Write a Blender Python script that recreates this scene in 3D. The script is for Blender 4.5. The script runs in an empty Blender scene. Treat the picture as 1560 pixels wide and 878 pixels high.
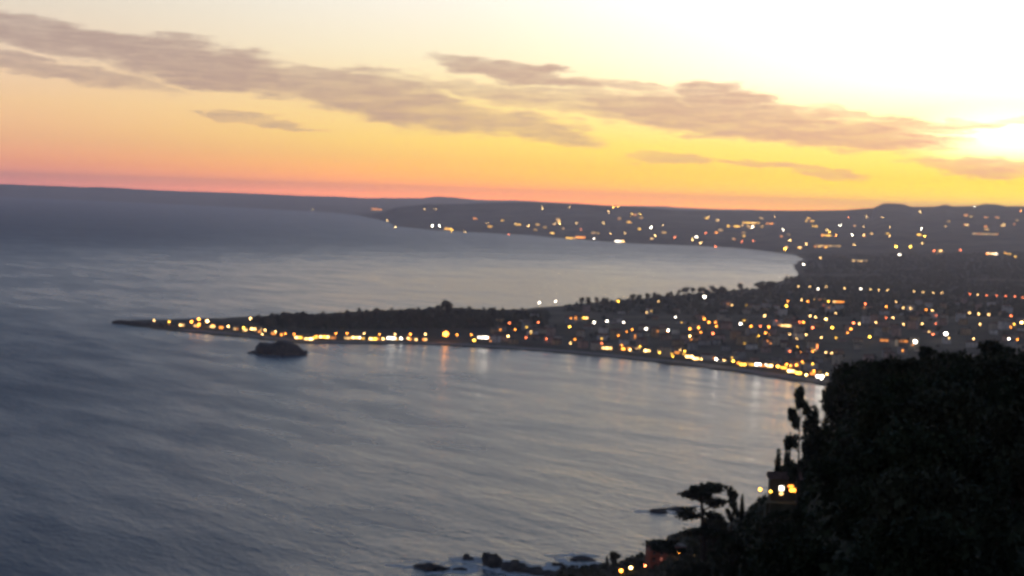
import bpy, bmesh, math, random
import numpy as np
from mathutils import Vector, Matrix

random.seed(7)
rng = np.random.default_rng(7)
sc = bpy.context.scene
col = sc.collection

# ------------------------------------------------------------------ camera
W0, H0, FPX = 1560.0, 878.0, 3450.0          # photo size and focal length in photo pixels
CAM_H = 200.0                                # viewpoint height above the sea
ROLL = math.radians(1.9)
PITCH = math.atan(137.0 * math.cos(ROLL) / FPX)
F_ = np.array([0, math.cos(PITCH), -math.sin(PITCH)])
U0 = np.array([0, math.sin(PITCH), math.cos(PITCH)])
R0 = np.array([1.0, 0, 0])
R_ = math.cos(ROLL) * R0 + math.sin(ROLL) * U0
U_ = -math.sin(ROLL) * R0 + math.cos(ROLL) * U0

cam_d = bpy.data.cameras.new('camera')
cam = bpy.data.objects.new('camera', cam_d)
col.objects.link(cam)
sc.camera = cam
cam.matrix_world = Matrix(((R_[0], U_[0], -F_[0], 0), (R_[1], U_[1], -F_[1], 0), (R_[2], U_[2], -F_[2], CAM_H), (0, 0, 0, 1)))
cam_d.sensor_width = 36.0
cam_d.lens = 36.0 * FPX / W0
cam_d.clip_start = 1.0
cam_d.clip_end = 200000.0
cam_d.dof.use_dof = True                     # the photograph is out of focus: the lens is set short of the view
cam_d.dof.focus_distance = 20.0
cam_d.dof.aperture_fstop = 79.6 / 25.0


def ray(px, py):
    return F_ + (px - W0 / 2) / FPX * R_ + (H0 / 2 - py) / FPX * U_


def at_z(px, py, z=0.0):
    d = ray(px, py)
    t = (z - CAM_H) / d[2]
    return np.array([d[0] * t, d[1] * t, z])


def at_d(px, py, dist):
    d = ray(px, py)
    t = dist / math.hypot(d[0], d[1])
    return np.array([d[0] * t, d[1] * t, CAM_H + d[2] * t])


def az_of(px, py=400.0):
    d = ray(px, py)
    return math.atan2(d[0], d[1])


def sky_az_el(px, py):
    d = ray(px, py)
    return math.degrees(math.atan2(d[0], d[1])), math.degrees(math.atan2(d[2], math.hypot(d[0], d[1])))


# ------------------------------------------------------------------ sky
SUN_AZ, SUN_EL = 15.0, 0.6
world = bpy.data.worlds.new('World')
sc.world = world
world.use_nodes = True
wt = world.node_tree
bg = wt.nodes['Background']
bg.inputs[1].default_value = 0.1


class NT:
    """small helper for writing node expressions"""
    def __init__(s, tree): s.t = tree
    def put(s, sock, v):
        if hasattr(v, 'is_linked') or isinstance(v, bpy.types.NodeSocket): s.t.links.new(v, sock)
        elif v is not None: sock.default_value = v
    def math(s, op, a, b=None, c=None, clamp=False):
        n = s.t.nodes.new('ShaderNodeMath'); n.operation = op; n.use_clamp = clamp
        for i, v in enumerate((a, b, c)):
            if v is not None: s.put(n.inputs[i], v)
        return n.outputs[0]
    def vmath(s, op, a, b=None, scale=None):
        n = s.t.nodes.new('ShaderNodeVectorMath'); n.operation = op
        s.put(n.inputs[0], a)
        if b is not None: s.put(n.inputs[1], b)
        if scale is not None: s.put(n.inputs[3], scale)
        return n.outputs[1] if op in ('LENGTH', 'DOT_PRODUCT') else n.outputs[0]
    def ramp(s, fac, stops, interp='EASE'):
        n = s.t.nodes.new('ShaderNodeValToRGB'); cr = n.color_ramp; cr.interpolation = interp
        while len(cr.elements) < len(stops): cr.elements.new(0.5)
        for e, (p, c) in zip(cr.elements, stops):
            e.position = p; e.color = (c[0], c[1], c[2], 1)
        s.put(n.inputs[0], fac)
        return n.outputs[0]
    def mapr(s, v, a, b, c=0.0, d=1.0, kind='SMOOTHSTEP'):
        n = s.t.nodes.new('ShaderNodeMapRange'); n.interpolation_type = kind
        for i, q in enumerate((v, a, b, c, d)): s.put(n.inputs[i], q)
        return n.outputs[0]
    def mix(s, f, a, b):
        n = s.t.nodes.new('ShaderNodeMix'); n.data_type = 'RGBA'
        s.put(n.inputs[0], f)
        for i, v in ((6, a), (7, b)):
            s.put(n.inputs[i], v if not isinstance(v, tuple) else (v[0], v[1], v[2], 1))
        return n.outputs[2]
    def noise(s, vec, scale, detail=4, rough=0.5, dim='3D', distortion=0.0):
        n = s.t.nodes.new('ShaderNodeTexNoise'); n.noise_dimensions = dim
        if vec is not None: s.put(n.inputs['Vector'], vec)
        n.inputs['Scale'].default_value = scale; n.inputs['Detail'].default_value = detail
        n.inputs['Roughness'].default_value = rough; n.inputs['Distortion'].default_value = distortion
        return n
    def xyz(s, x, y, z=0.0):
        n = s.t.nodes.new('ShaderNodeCombineXYZ')
        for i, v in enumerate((x, y, z)): s.put(n.inputs[i], v)
        return n.outputs[0]
    def mapping(s, vec, loc=(0, 0, 0), rot=(0, 0, 0), scale=(1, 1, 1), kind='POINT'):
        n = s.t.nodes.new('ShaderNodeMapping'); n.vector_type = kind
        s.put(n.inputs[0], vec)
        n.inputs[1].default_value = loc; n.inputs[2].default_value = rot; n.inputs[3].default_value = scale
        return n.outputs[0]


def lin(r, g, b):
    f = lambda v: (v / 255 / 12.92) if v <= 10 else ((v / 255 + 0.055) / 1.055) ** 2.4
    return (f(r), f(g), f(b))


n = NT(wt)
tc = wt.nodes.new('ShaderNodeTexCoord')
sep = wt.nodes.new('ShaderNodeSeparateXYZ')
wt.links.new(n.vmath('NORMALIZE', tc.outputs['Generated']), sep.inputs[0])
el = n.math('MULTIPLY', n.math('ARCSINE', sep.outputs[2]), 57.29578)
az = n.math('MULTIPLY', n.math('ARCTAN2', sep.outputs[0], sep.outputs[1]), 57.29578)
nis = wt.nodes.new('ShaderNodeTexSky')
nis.sky_type = 'NISHITA'
nis.sun_disc = False
nis.sun_elevation = math.radians(SUN_EL)
nis.sun_rotation = math.radians(SUN_AZ)
nis.altitude = 200
nis.air_density, nis.dust_density, nis.ozone_density = 1.0, 1.0, 2.0

# the evening glow that lies over the clear-sky model: colour by height above the horizon, warmer and brighter towards the sun
K = 6.0
t_el = n.math('POWER', n.math('DIVIDE', n.math('MAXIMUM', el, 0.0), 40.0, clamp=True), 0.5)
P = lambda e: math.sqrt(e / 40.0)
sc3 = lambda c, k=1.0: tuple(v * k / K for v in c)
L = lin
glow_left = n.ramp(t_el, [(P(0), sc3(L(226, 126, 108), 3.1)), (P(.2), sc3(L(230, 136, 108), 2.15)), (P(.5), sc3(L(234, 152, 118), 1.38)), (P(1.1), sc3(L(240, 182, 140), 1.06)), (P(2.0), sc3(L(244, 202, 156))),
                          (P(3.2), sc3(L(234, 208, 182))), (P(5), sc3(L(222, 214, 200))), (P(8), sc3((.33, .45, .60))), (P(13), sc3((.135, .25, .41))), (P(22), sc3((.06, .135, .25))), (P(40), sc3((.020, .048, .11)))], 'LINEAR')
glow_mid = n.ramp(t_el, [(P(0), sc3(L(254, 132, 36), 5.6)), (P(.2), sc3(L(253, 146, 40), 3.5)), (P(.5), sc3(L(252, 174, 60), 1.9)), (P(.9), sc3(L(252, 206, 92), 1.22)), (P(1.4), sc3(L(253, 226, 112), 1.1)), (P(2.4), sc3(L(255, 234, 162))),
                         (P(3.6), sc3(L(255, 250, 215))), (P(5), sc3((1.02, 1.0, .9))), (P(8), sc3((.70, .75, .80))), (P(14), sc3((.28, .37, .48))), (P(24), sc3((.075, .15, .27))), (P(40), sc3((.024, .05, .11)))], 'LINEAR')
glow_sun = n.ramp(t_el, [(P(0), sc3(L(255, 190, 20), 3.6)), (P(.25), sc3(L(255, 218, 24), 2.0)), (P(.8), sc3((1.05, .91, .085))), (P(1.5), sc3((1.08, .96, .25))), (P(2.2), sc3((1.4, 1.28, .62))),
                         (P(3.2), sc3((1.7, 1.6, 1.25))), (P(5), sc3((1.8, 1.75, 1.55))), (P(9), sc3((.98, 1.02, 1.10))), (P(17), sc3((.35, .43, .56))), (P(40), sc3((.028, .053, .11)))], 'LINEAR')
glow_back = n.ramp(t_el, [(P(0), sc3((.15, .13, .17))), (P(5), sc3((.23, .20, .25))), (P(12), sc3((.15, .17, .23))), (P(40), sc3((.035, .055, .10)))], 'LINEAR')
d_az = n.math('ABSOLUTE', n.math('SUBTRACT', n.math('MODULO', n.math('ADD', n.math('SUBTRACT', az, SUN_AZ), 540.0), 360.0), 180.0))
g = n.mix(n.mapr(d_az, 30.0, 11.0), glow_left, glow_mid)
g = n.mix(n.mapr(d_az, 17.0, 1.0), g, glow_sun)
g = n.mix(n.mapr(d_az, 26.0, 110.0), g, glow_back)
hot_a, hot_e = sky_az_el(1545, 212)
hv = n.vmath('MULTIPLY', n.vmath('SUBTRACT', n.xyz(az, el, 0.0), (hot_a, hot_e, 0)), (1 / 2.6, 1 / .75, 0))
hot = n.mapr(n.vmath('LENGTH', hv), 1.3, 0.0)                        # the sun's own glare low in the cloud gap
glow = n.vmath('ADD', n.vmath('SCALE', g, scale=K), n.vmath('SCALE', n.xyz(1.0, .9, .62), scale=n.math('MULTIPLY', hot, 1.5)))

# clouds: a long torn bank lying across the west, in azimuth / height degrees
uv = n.xyz(az, el, 0.0)
warp = n.noise(n.mapping(uv, scale=(0.55, 2.6, 1)), 1.0, 5, 0.55)
warp2 = n.noise(n.mapping(uv, loc=(7, 3, 0), scale=(1.6, 7.5, 1)), 1.0, 3, 0.6)
wv = n.vmath('SUBTRACT', warp.outputs[1], (0.5, 0.5, 0.5))
wv2 = n.vmath('SUBTRACT', warp2.outputs[1], (0.5, 0.5, 0.5))
uvw = n.vmath('ADD', uv, n.vmath('ADD', n.vmath('MULTIPLY', wv, (2.6, 0.75, 0)), n.vmath('MULTIPLY', wv2, (0.9, 0.22, 0))))
CL = [  # px, py, half length, half height, tilt (deg, down to the right), density
    (50, 52, 190, 24, 9, .9), (240, 82, 210, 28, 8, 1.0), (90, 108, 170, 15, 9, .75), (330, 112, 150, 26, 9, 1.0), (510, 118, 150, 15, 6, .8),
    (590, 158, 170, 30, 10, .85), (790, 112, 130, 16, 9, .95), (800, 196, 120, 22, 9, .75), (880, 160, 180, 20, 8, .65), (1105, 146, 85, 17, 5, .95),
    (1100, 180, 250, 27, 7, .95), (1290, 206, 170, 23, 4, .95), (1410, 192, 110, 9, 1, .7), (960, 130, 60, 9, 6, .7), (400, 186, 100, 7, 8, .55),
    (1200, 254, 120, 8, 6, .62), (1020, 241, 70, 8, 4, .6), (1480, 254, 120, 11, 6, .75), (1560, 187, 60, 6, 2, .55), (230, 118, 130, 8, 6, .5), (690, 132, 190, 12, 8, .55), (930, 168, 170, 12, 7, .6), (700, 178, 150, 10, 8, .6), (1250, 178, 150, 9, 4, .6), (120, 78, 230, 10, 9, .6),
    (-330, 20, 260, 32, 6, .9), (-700, 0, 220, 24, 5, .8), (-480, 90, 240, 12, 5, .6), (1850, 238, 240, 22, 4, .8), (2250, 190, 240, 30, 2, .8)]
m = None
for (px, py, rx, ry, tilt, dens) in CL:
    a_, e_ = sky_az_el(px, py)
    s_ = FPX * math.pi / 180
    v = n.mapping(n.vmath('SUBTRACT', uvw, (a_, e_, 0)), rot=(0, 0, math.radians(tilt - 1.9)), scale=(1, 1, 1))
    v = n.vmath('MULTIPLY', v, (s_ / rx, s_ / ry, 0))
    f = n.math('MULTIPLY', n.mapr(n.vmath('LENGTH', v), 1.4, 0.65), dens)
    m = f if m is None else n.math('MAXIMUM', m, f)
tex = n.noise(n.mapping(uv, loc=(2, 9, 0), rot=(0, 0, math.radians(6)), scale=(0.7, 5.0, 1)), 1.0, 5, 0.6)
tex2 = n.noise(n.mapping(uv, loc=(5, 2, 0), rot=(0, 0, math.radians(7)), scale=(1.9, 15.0, 1)), 1.0, 4, 0.6)
tx = n.math('ADD', n.math('MULTIPLY', n.math('SUBTRACT', tex.outputs[0], .5), 1.25), n.math('MULTIPLY', n.math('SUBTRACT', tex2.outputs[0], .5), .35))
m = n.math('MULTIPLY', n.mapr(n.math('ADD', m, tx), -.02, 1.12), n.mapr(m, 0.0, .45))
cl_left, cl_sun = lin(168, 145, 142), lin(188, 165, 152)
cc = n.mix(n.mapr(d_az, 30.0, 4.0), cl_left, cl_sun)
cc = n.mix(n.math('MULTIPLY', n.mapr(tex2.outputs[0], .42, .72), .35), cc, n.vmath('SCALE', glow, scale=.8))      # thinner, lit streaks inside the bank
cc = n.mix(n.mapr(d_az, 26.0, 110.0), cc, (.10, .10, .13))
sky_c = n.mix(n.math('MULTIPLY', m, 0.95), glow, cc)
total = n.vmath('ADD', n.vmath('SCALE', nis.outputs[0], scale=0.35), n.vmath('SCALE', sky_c, scale=10.0))
wt.links.new(total, bg.inputs[0])
world.cycles.sampling_method = 'MANUAL'
world.cycles.sample_map_resolution = 1024

# ------------------------------------------------------------------ sun (already on the horizon, behind the clouds)
sun_d = bpy.data.lights.new('sun', 'SUN')
sun = bpy.data.objects.new('sun', sun_d)
col.objects.link(sun)
sun_d.energy = 0.04
sun_d.angle = math.radians(10)
sun_d.color = (1.0, 0.62, 0.32)
sd = Vector((math.sin(math.radians(SUN_AZ)) * math.cos(math.radians(2)), math.cos(math.radians(SUN_AZ)) * math.cos(math.radians(2)), math.sin(math.radians(2))))
sun.rotation_euler = sd.to_track_quat('Z', 'Y').to_euler()

sc.render.engine = 'CYCLES'
sc.view_settings.view_transform = 'Standard'
sc.view_settings.look = 'None'
sc.view_settings.exposure = 0.0
sc.view_settings.gamma = 1.0
sc.view_settings.use_curve_mapping = False
sc.cycles.use_denoising = True
sc.cycles.use_adaptive_sampling = True
sc.cycles.adaptive_threshold = 0.02
sc.cycles.adaptive_min_samples = 24
sc.cycles.filter_width = 1.9
sc.cycles.max_bounces = 4
sc.cycles.diffuse_bounces = 1
sc.cycles.glossy_bounces = 2
sc.cycles.volume_bounces = 1
sc.cycles.transparent_max_bounces = 6
sc.cycles.sample_clamp_indirect = 4.0
sc.cycles.caustics_reflective = False
sc.cycles.caustics_refractive = False

# ------------------------------------------------------------------ helpers
MATS = {}


def mat(name, rgb=(.5, .5, .5), rough=.8, var=.25, scale=.3, spec=.3, rgb2=None, bump=0.0, emit=None, strength=0.0):
    """procedural material: two tones mixed by noise in object space"""
    if name in MATS: return MATS[name]
    m_ = bpy.data.materials.new(name); m_.use_nodes = True
    t = m_.node_tree; b = t.nodes['Principled BSDF']; q = NT(t)
    g_ = t.nodes.new('ShaderNodeNewGeometry')
    nz = q.noise(g_.outputs['Position'], scale, 5, .6)
    lo = tuple(c * (1 - var) for c in rgb)
    hi = rgb2 or tuple(min(1, c * (1 + var)) for c in rgb)
    c_ = q.mix(q.mapr(nz.outputs[0], .3, .7), lo, hi)
    t.links.new(c_, b.inputs['Base Color'])
    b.inputs['Roughness'].default_value = rough
    b.inputs['Specular IOR Level'].default_value = spec
    if bump:
        bp = t.nodes.new('ShaderNodeBump'); bp.inputs['Strength'].default_value = bump
        t.links.new(nz.outputs[0], bp.inputs['Height']); t.links.new(bp.outputs[0], b.inputs['Normal'])
    if emit:
        b.inputs['Emission Color'].default_value = (*emit, 1)
        b.inputs['Emission Strength'].default_value = strength
    MATS[name] = m_
    return m_


def mesh_from(name, verts, faces, material=None, smooth=False):
    me = bpy.data.meshes.new(name)
    me.from_pydata([tuple(map(float, v)) for v in verts], [], [tuple(map(int, f)) for f in faces])
    if material: me.materials.append(material)
    if smooth: me.polygons.foreach_set('use_smooth', [True] * len(me.polygons))
    me.update()
    return me


def link(name, data, parent=None, loc=None, rz=0.0, scale=None):
    o = bpy.data.objects.new(name, data)
    col.objects.link(o)
    if parent is not None: o.parent = parent
    if loc is not None: o.location = [float(v) for v in loc]
    if rz: o.rotation_euler = (0, 0, rz)
    if scale is not None: o.scale = scale
    return o


def tag(o, label, cat, group=None):
    o['label'] = label; o['category'] = cat
    if group: o['group'] = group
    return o


class MB:
    """collects boxes, prisms and quads into one mesh"""
    def __init__(s): s.v = []; s.f = []
    def add(s, vs, fs):
        k = len(s.v); s.v += [tuple(v) for v in vs]; s.f += [tuple(i + k for i in f) for f in fs]; return s
    def box(s, x0, x1, y0, y1, z0, z1):
        return s.add([(x0, y0, z0), (x1, y0, z0), (x1, y1, z0), (x0, y1, z0), (x0, y0, z1), (x1, y0, z1), (x1, y1, z1), (x0, y1, z1)],
                     [(0, 3, 2, 1), (4, 5, 6, 7), (0, 1, 5, 4), (1, 2, 6, 5), (2, 3, 7, 6), (3, 0, 4, 7)])
    def tube(s, pts, rad, k=7):
        rings = []
        for i, p in enumerate(pts):
            p = Vector(p); a = Vector(pts[max(i - 1, 0)]); b = Vector(pts[min(i + 1, len(pts) - 1)])
            d = (b - a).normalized(); q = d.to_track_quat('Z', 'Y')
            rings.append([p + q @ Vector((math.cos(2 * math.pi * j / k) * rad[i], math.sin(2 * math.pi * j / k) * rad[i], 0)) for j in range(k)])
        vs = [v for r in rings for v in r]
        fs = [(i * k + j, i * k + (j + 1) % k, (i + 1) * k + (j + 1) % k, (i + 1) * k + j) for i in range(len(pts) - 1) for j in range(k)]
        fs += [tuple(range(k - 1, -1, -1)), tuple((len(pts) - 1) * k + j for j in range(k))]
        return s.add(vs, fs)
    def mesh(s, name, material, smooth=False): return mesh_from(name, s.v, s.f, material, smooth)


def vnoise(x, y, seed=0):
    """smooth value noise for numpy arrays"""
    xi = np.floor(x).astype(np.int64); yi = np.floor(y).astype(np.int64)
    fx = x - xi; fy = y - yi
    fx = fx * fx * (3 - 2 * fx); fy = fy * fy * (3 - 2 * fy)
    def h(i, j):
        k = (i * 374761393 + j * 668265263 + seed * 974711) & 0x7fffffff
        k = ((k ^ (k >> 13)) * 1274126177) & 0x7fffffff
        return ((k ^ (k >> 16)) & 0xffff) / 65535.0
    return (h(xi, yi) * (1 - fx) + h(xi + 1, yi) * fx) * (1 - fy) + (h(xi, yi + 1) * (1 - fx) + h(xi + 1, yi + 1) * fx) * fy


def grid_mesh(name, X, Y, Z, material, smooth=True, keep=None):
    r, c = X.shape
    co = np.stack([X, Y, Z], -1).reshape(-1, 3)
    i = np.arange(r * c).reshape(r, c)
    q = np.stack([i[:-1, :-1], i[:-1, 1:], i[1:, 1:], i[1:, :-1]], -1).reshape(-1, 4)
    if keep is not None:
        k = keep[:-1, :-1] | keep[:-1, 1:] | keep[1:, 1:] | keep[1:, :-1]
        q = q[k.reshape(-1)]
    me = bpy.data.meshes.new(name)
    me.vertices.add(len(co)); me.vertices.foreach_set('co', co.astype(np.float32).ravel())
    me.loops.add(q.size); me.loops.foreach_set('vertex_index', q.astype(np.int32).ravel())
    me.polygons.add(len(q)); me.polygons.foreach_set('loop_start', np.arange(0, q.size, 4, dtype=np.int32))
    me.polygons.foreach_set('use_smooth', np.full(len(q), smooth))
    me.update(calc_edges=True); me.materials.append(material)
    return me


# ------------------------------------------------------------------ land: one shore line, from the near bay round the cape to the far coast
FRONT = [(182, 494), (215, 499), (260, 505), (320, 510), (380, 516), (440, 522), (480, 525), (540, 525), (600, 525), (640, 526), (690, 528), (720, 530), (760, 532),
         (820, 536), (880, 541), (940, 547), (1000, 553), (1060, 560), (1120, 568), (1180, 577), (1240, 586), (1300, 596), (1400, 616), (1560, 652)]
BACK = [(1224, 394), (1208, 404), (1216, 420), (1165, 438), (1100, 444), (1040, 449), (980, 455), (920, 459), (870, 464), (800, 471), (700, 474), (600, 478), (500, 481), (420, 483), (330, 486),
        (250, 488), (186, 489)]
FAR = [(-900, 262), (-500, 278), (-250, 289), (0, 300), (120, 305), (230, 310), (340, 315), (470, 322), (540, 327), (585, 336), (605, 345), (660, 351), (720, 354), (800, 358), (880, 365), (960, 371),
       (1050, 374), (1120, 378), (1185, 385), (1212, 389)]
poly = [at_z(*p)[:2] for p in FRONT] + [np.array([3500., 1900.]), np.array([60000., 1900.]), np.array([60000., 70000.]), np.array([-60000., 70000.]), np.array([-60000., 52000.])]
poly += [at_z(*p)[:2] for p in FAR] + [at_z(*p)[:2] for p in BACK]
poly = np.array(poly)
# soften the shore with a little unevenness
pp = []
for i in range(len(poly)):
    a, b = poly[i], poly[(i + 1) % len(poly)]
    L = np.linalg.norm(b - a)
    k = 4 if L < 6000 else 1
    for j in range(k):
        p = a + (b - a) * j / k
        pp.append(p + (rng.normal(0, 1, 2) * np.array([6, 5]) if 0 < j else 0))
poly = np.array(pp)


def shore_dist(x, y):
    """signed distance to the shore line, positive on land"""
    x = np.asarray(x, float).ravel(); y = np.asarray(y, float).ravel()
    best = np.full(x.shape, 1e18); inside = np.zeros(x.shape, bool)
    for i in range(len(poly)):
        a, b = poly[i], poly[(i + 1) % len(poly)]
        ab = b - a; L2 = ab @ ab
        t = np.clip(((x - a[0]) * ab[0] + (y - a[1]) * ab[1]) / L2, 0, 1)
        best = np.minimum(best, (x - a[0] - t * ab[0]) ** 2 + (y - a[1] - t * ab[1]) ** 2)
        c = (a[1] > y) != (b[1] > y)
        with np.errstate(divide='ignore', invalid='ignore'):
            xi = a[0] + (y - a[1]) * ab[0] / ab[1]
        inside ^= c & (x < xi)
    return np.where(inside, 1, -1) * np.sqrt(best)


MIDC = [(500, 326), (560, 322), (610, 313), (650, 309), (720, 308), (800, 306.5), (860, 309), (940, 314), (1000, 316), (1100, 317.5), (1200, 319), (1290, 318), (1330, 316.5), (1345, 309), (1356, 308), (1374, 308.5),
        (1388, 313), (1425, 313), (1440, 310), (1452, 313), (1488, 312.5), (1500, 309.5), (1520, 310), (1532, 312.5), (1560, 312), (1700, 308), (2000, 312), (2600, 300)]
FARC = [(-900, 255), (-400, 268), (0, 281), (100, 283.5), (180, 285), (230, 289), (340, 291.5), (430, 296), (500, 298.5), (600, 301), (645, 302), (665, 299), (690, 299.5), (720, 303), (800, 306), (1100, 318), (2600, 365)]
DM, DF = 17000.0, 33000.0
mid_az = np.array([az_of(x, y) for x, y in MIDC]); mid_z = np.array([at_d(x, y, DM)[2] for x, y in MIDC])
far_az = np.array([az_of(x, y) for x, y in FARC]); far_z = np.array([at_d(x, y, DF)[2] for x, y in FARC])


def land_z(x, y):
    shp = np.shape(x); x = np.asarray(x, float).ravel(); y = np.asarray(y, float).ravel()
    d = shore_dist(x, y); D = np.hypot(x, y); a = np.arctan2(x, y)
    dp = np.maximum(d, 0)
    out = np.zeros(x.shape)
    for azs, zs, Dr in ((mid_az, mid_z, DM), (far_az, far_z, DF)):
        zr = np.interp(a, azs, zs) - 12
        s = dp / (dp + np.maximum(Dr - D, 1.0) + 1e-6)
        s = np.where(D > Dr, np.maximum(0, 1 - (D - Dr) / (Dr * .35)), s)
        if Dr == DM: zr = zr * np.clip((a - az_of(500)) / (az_of(600) - az_of(500)), 0, 1)
        out = np.maximum(out, zr * np.clip(s, 0, 1) ** 0.9)
    base = 2.2 * (1 - np.exp(-dp / 25)) + 4.0 * (1 - np.exp(-dp / 400))
    cape = 7 * np.exp(-((x + 300) / 420) ** 2 - ((y - 3520) / 260) ** 2) * (1 - np.exp(-dp / 80))
    nz = (vnoise(x / 700, y / 900, 1) - .5) * 26 + (vnoise(x / 240, y / 300, 2) - .5) * 9
    nz *= np.clip((D - 5000) / 5000, 0, 1) * np.clip(dp / 1500, 0, 1)
    z = base + cape + out + nz
    z = np.where(d < 0, np.maximum(-6, d * 0.12) - .3, z)
    return z.reshape(shp)


def land_fast(x, y):
    D = np.hypot(x, y); a = np.arctan2(x, y)
    i = np.clip(np.interp(D, rows, np.arange(len(rows))), 0, len(rows) - 1.001); j = np.clip(np.interp(a, azs, np.arange(len(azs))), 0, len(azs) - 1.001)
    i0 = i.astype(int); j0 = j.astype(int); fi = i - i0; fj = j - j0
    return (LZ[i0, j0] * (1 - fi) + LZ[i0 + 1, j0] * fi) * (1 - fj) + (LZ[i0, j0 + 1] * (1 - fi) + LZ[i0 + 1, j0 + 1] * fi) * fj


def ground_at(px, py, dz=0.0, d0=2300.0, d1=36000.0):
    """where the line of sight through a photo pixel comes down to dz above the land"""
    D = np.geomspace(d0, d1, 900)
    d = ray(px, py); h = math.hypot(d[0], d[1])
    x = d[0] / h * D; y = d[1] / h * D; z = CAM_H + d[2] / h * D
    dif = z - (np.maximum(land_fast(x, y), 0.0) + dz)
    k = np.where(dif <= 0)[0]
    if not len(k): return None
    i = max(k[0], 1); f = dif[i - 1] / (dif[i - 1] - dif[i] + 1e-9)
    Dm = D[i - 1] + (D[i] - D[i - 1]) * f
    X, Y = d[0] / h * Dm, d[1] / h * Dm
    return np.array([X, Y, max(float(land_fast(np.array([X]), np.array([Y]))[0]), 0.0)])


M_LAND = mat('scrub_ground', (.05, .055, .04), .95, .45, .0045, .1, (.14, .125, .09))
rows = np.concatenate([np.arange(2250, 4400, 9.0), np.geomspace(4400, 46000, 180)])
azs = np.concatenate([np.linspace(-.50, -.27, 40)[:-1], np.linspace(-.27, .27, 520), np.linspace(.27, .50, 40)[1:]])
DD, AA = np.meshgrid(rows, azs, indexing='ij')
LX, LY = DD * np.sin(AA), DD * np.cos(AA)
LZ = land_z(LX, LY)
land = link('coastal_land', grid_mesh('coastal_land', LX, LY, LZ, M_LAND, True, LZ > -2.0))
land['kind'] = 'structure'; land['label'] = 'dark low coast curving round the bay to hazy hills'

# ------------------------------------------------------------------ paved promenade behind the shore
fr = np.array([at_z(*p_)[:2] for p_ in FRONT if 225 < p_[0] < 1300])
seg = np.concatenate([[0], np.cumsum(np.linalg.norm(np.diff(fr, axis=0), axis=1))])
ss = np.arange(0, seg[-1], 12.0)
cxy = np.stack([np.interp(ss, seg, fr[:, 0]), np.interp(ss, seg, fr[:, 1])], 1)
tg = np.gradient(cxy, axis=0); tg /= np.linalg.norm(tg, axis=1)[:, None]
nrm = np.stack([-tg[:, 1], tg[:, 0]], 1)
offs = np.array([9.9, 10.0, 16, 24, 32, 32.1])
PX = cxy[:, 0][:, None] + nrm[:, 0][:, None] * offs; PY = cxy[:, 1][:, None] + nrm[:, 1][:, None] * offs
PZ = land_fast(PX.ravel(), PY.ravel()).reshape(PX.shape) + np.array([-1.0, .35, .35, .35, .35, -1.0])
prom = link('promenade', grid_mesh('promenade', PX, PY, PZ, mat('promenade_paving', (.26, .24, .21), .85, .2, .15), False))
prom['kind'] = 'structure'; prom['label'] = 'pale paved promenade running behind the shore under the lamps'

# ------------------------------------------------------------------ sea
sm = bpy.data.materials.new('sea_water'); sm.use_nodes = True
t = sm.node_tree; q = NT(t); b = t.nodes['Principled BSDF']
g_ = t.nodes.new('ShaderNodeNewGeometry'); pos = g_.outputs['Position']
b.inputs['Base Color'].default_value = (.014, .055, .11, 1)
b.inputs['IOR'].default_value = 1.333
b.inputs['Specular IOR Level'].default_value = 0.5
pr = q.mapping(pos, rot=(0, 0, math.radians(62)))                        # crests run obliquely in towards the bay
w1 = q.noise(q.mapping(pr, scale=(.010, .034, 1)), 1.0, 4, .6)          # swell
w2 = q.noise(q.mapping(pr, scale=(.07, .15, 1)), 1.0, 4, .65)           # chop
w3 = q.noise(q.mapping(pos, loc=(3, 8, 0), rot=(0, 0, math.radians(-10)), scale=(.0022, .0042, 1)), 1.0, 4, .6)   # cat's paws
w4 = q.noise(q.mapping(pr, loc=(5, 1, 0), scale=(.005, .019, 1)), 1.0, 4, .6)
bump1 = t.nodes.new('ShaderNodeBump'); bump1.inputs['Distance'].default_value = 1.0
hh = q.math('ADD', q.math('MULTIPLY', w1.outputs[0], 4.0), q.math('MULTIPLY', w2.outputs[0], 2.0))
t.links.new(hh, bump1.inputs['Height']); bump1.inputs['Strength'].default_value = 0.9
t.links.new(bump1.outputs[0], b.inputs['Normal'])
lane = q.math('ADD', q.math('MULTIPLY', w3.outputs[0], .45), q.math('MULTIPLY', w4.outputs[0], .55))
sx = t.nodes.new('ShaderNodeSeparateXYZ'); t.links.new(pos, sx.inputs[0])
w5 = q.noise(q.mapping(pr, loc=(1, 4, 0), scale=(.0003, .0006, 1)), 1.0, 2, .5)
off = q.math('MULTIPLY', q.math('SUBTRACT', w5.outputs[0], .5), 500.0)
wedge = q.math('DIVIDE', q.math('ADD', sx.outputs[0], q.math('MULTIPLY', off, .3)), q.math('MAXIMUM', sx.outputs[1], 300.0))   # the wind shadow fans out from the near headland
lee = q.mapr(wedge, -.28, .05, .415, .195)       # calmer water in the lee of the land
far_r = q.mapr(q.math('ADD', sx.outputs[1], off), 5200.0, 10500.0, 0.0, .14)   # open sea beyond the cape is rougher
calm = q.math('MULTIPLY', q.mapr(sx.outputs[1], 2700.0, 3900.0, 0.0, 1.0), q.mapr(q.math('ADD', sx.outputs[1], off), 8500.0, 5000.0, 0.0, -.09))
rg = q.math('ADD', q.math('ADD', q.math('ADD', lee, far_r), calm), q.mapr(lane, .36, .64, -.06, .06))
rg = q.math('MAXIMUM', rg, .12)
t.links.new(rg, b.inputs['Roughness'])
ys = np.concatenate([np.linspace(-3000, 200, 6), np.geomspace(400, 48000, 60)])
xs = np.linspace(-58000, 58000, 60)
SX, SY = np.meshgrid(xs, ys, indexing='xy')
sea = link('sea', grid_mesh('sea', SX, SY, np.zeros_like(SX), sm, False))
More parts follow.
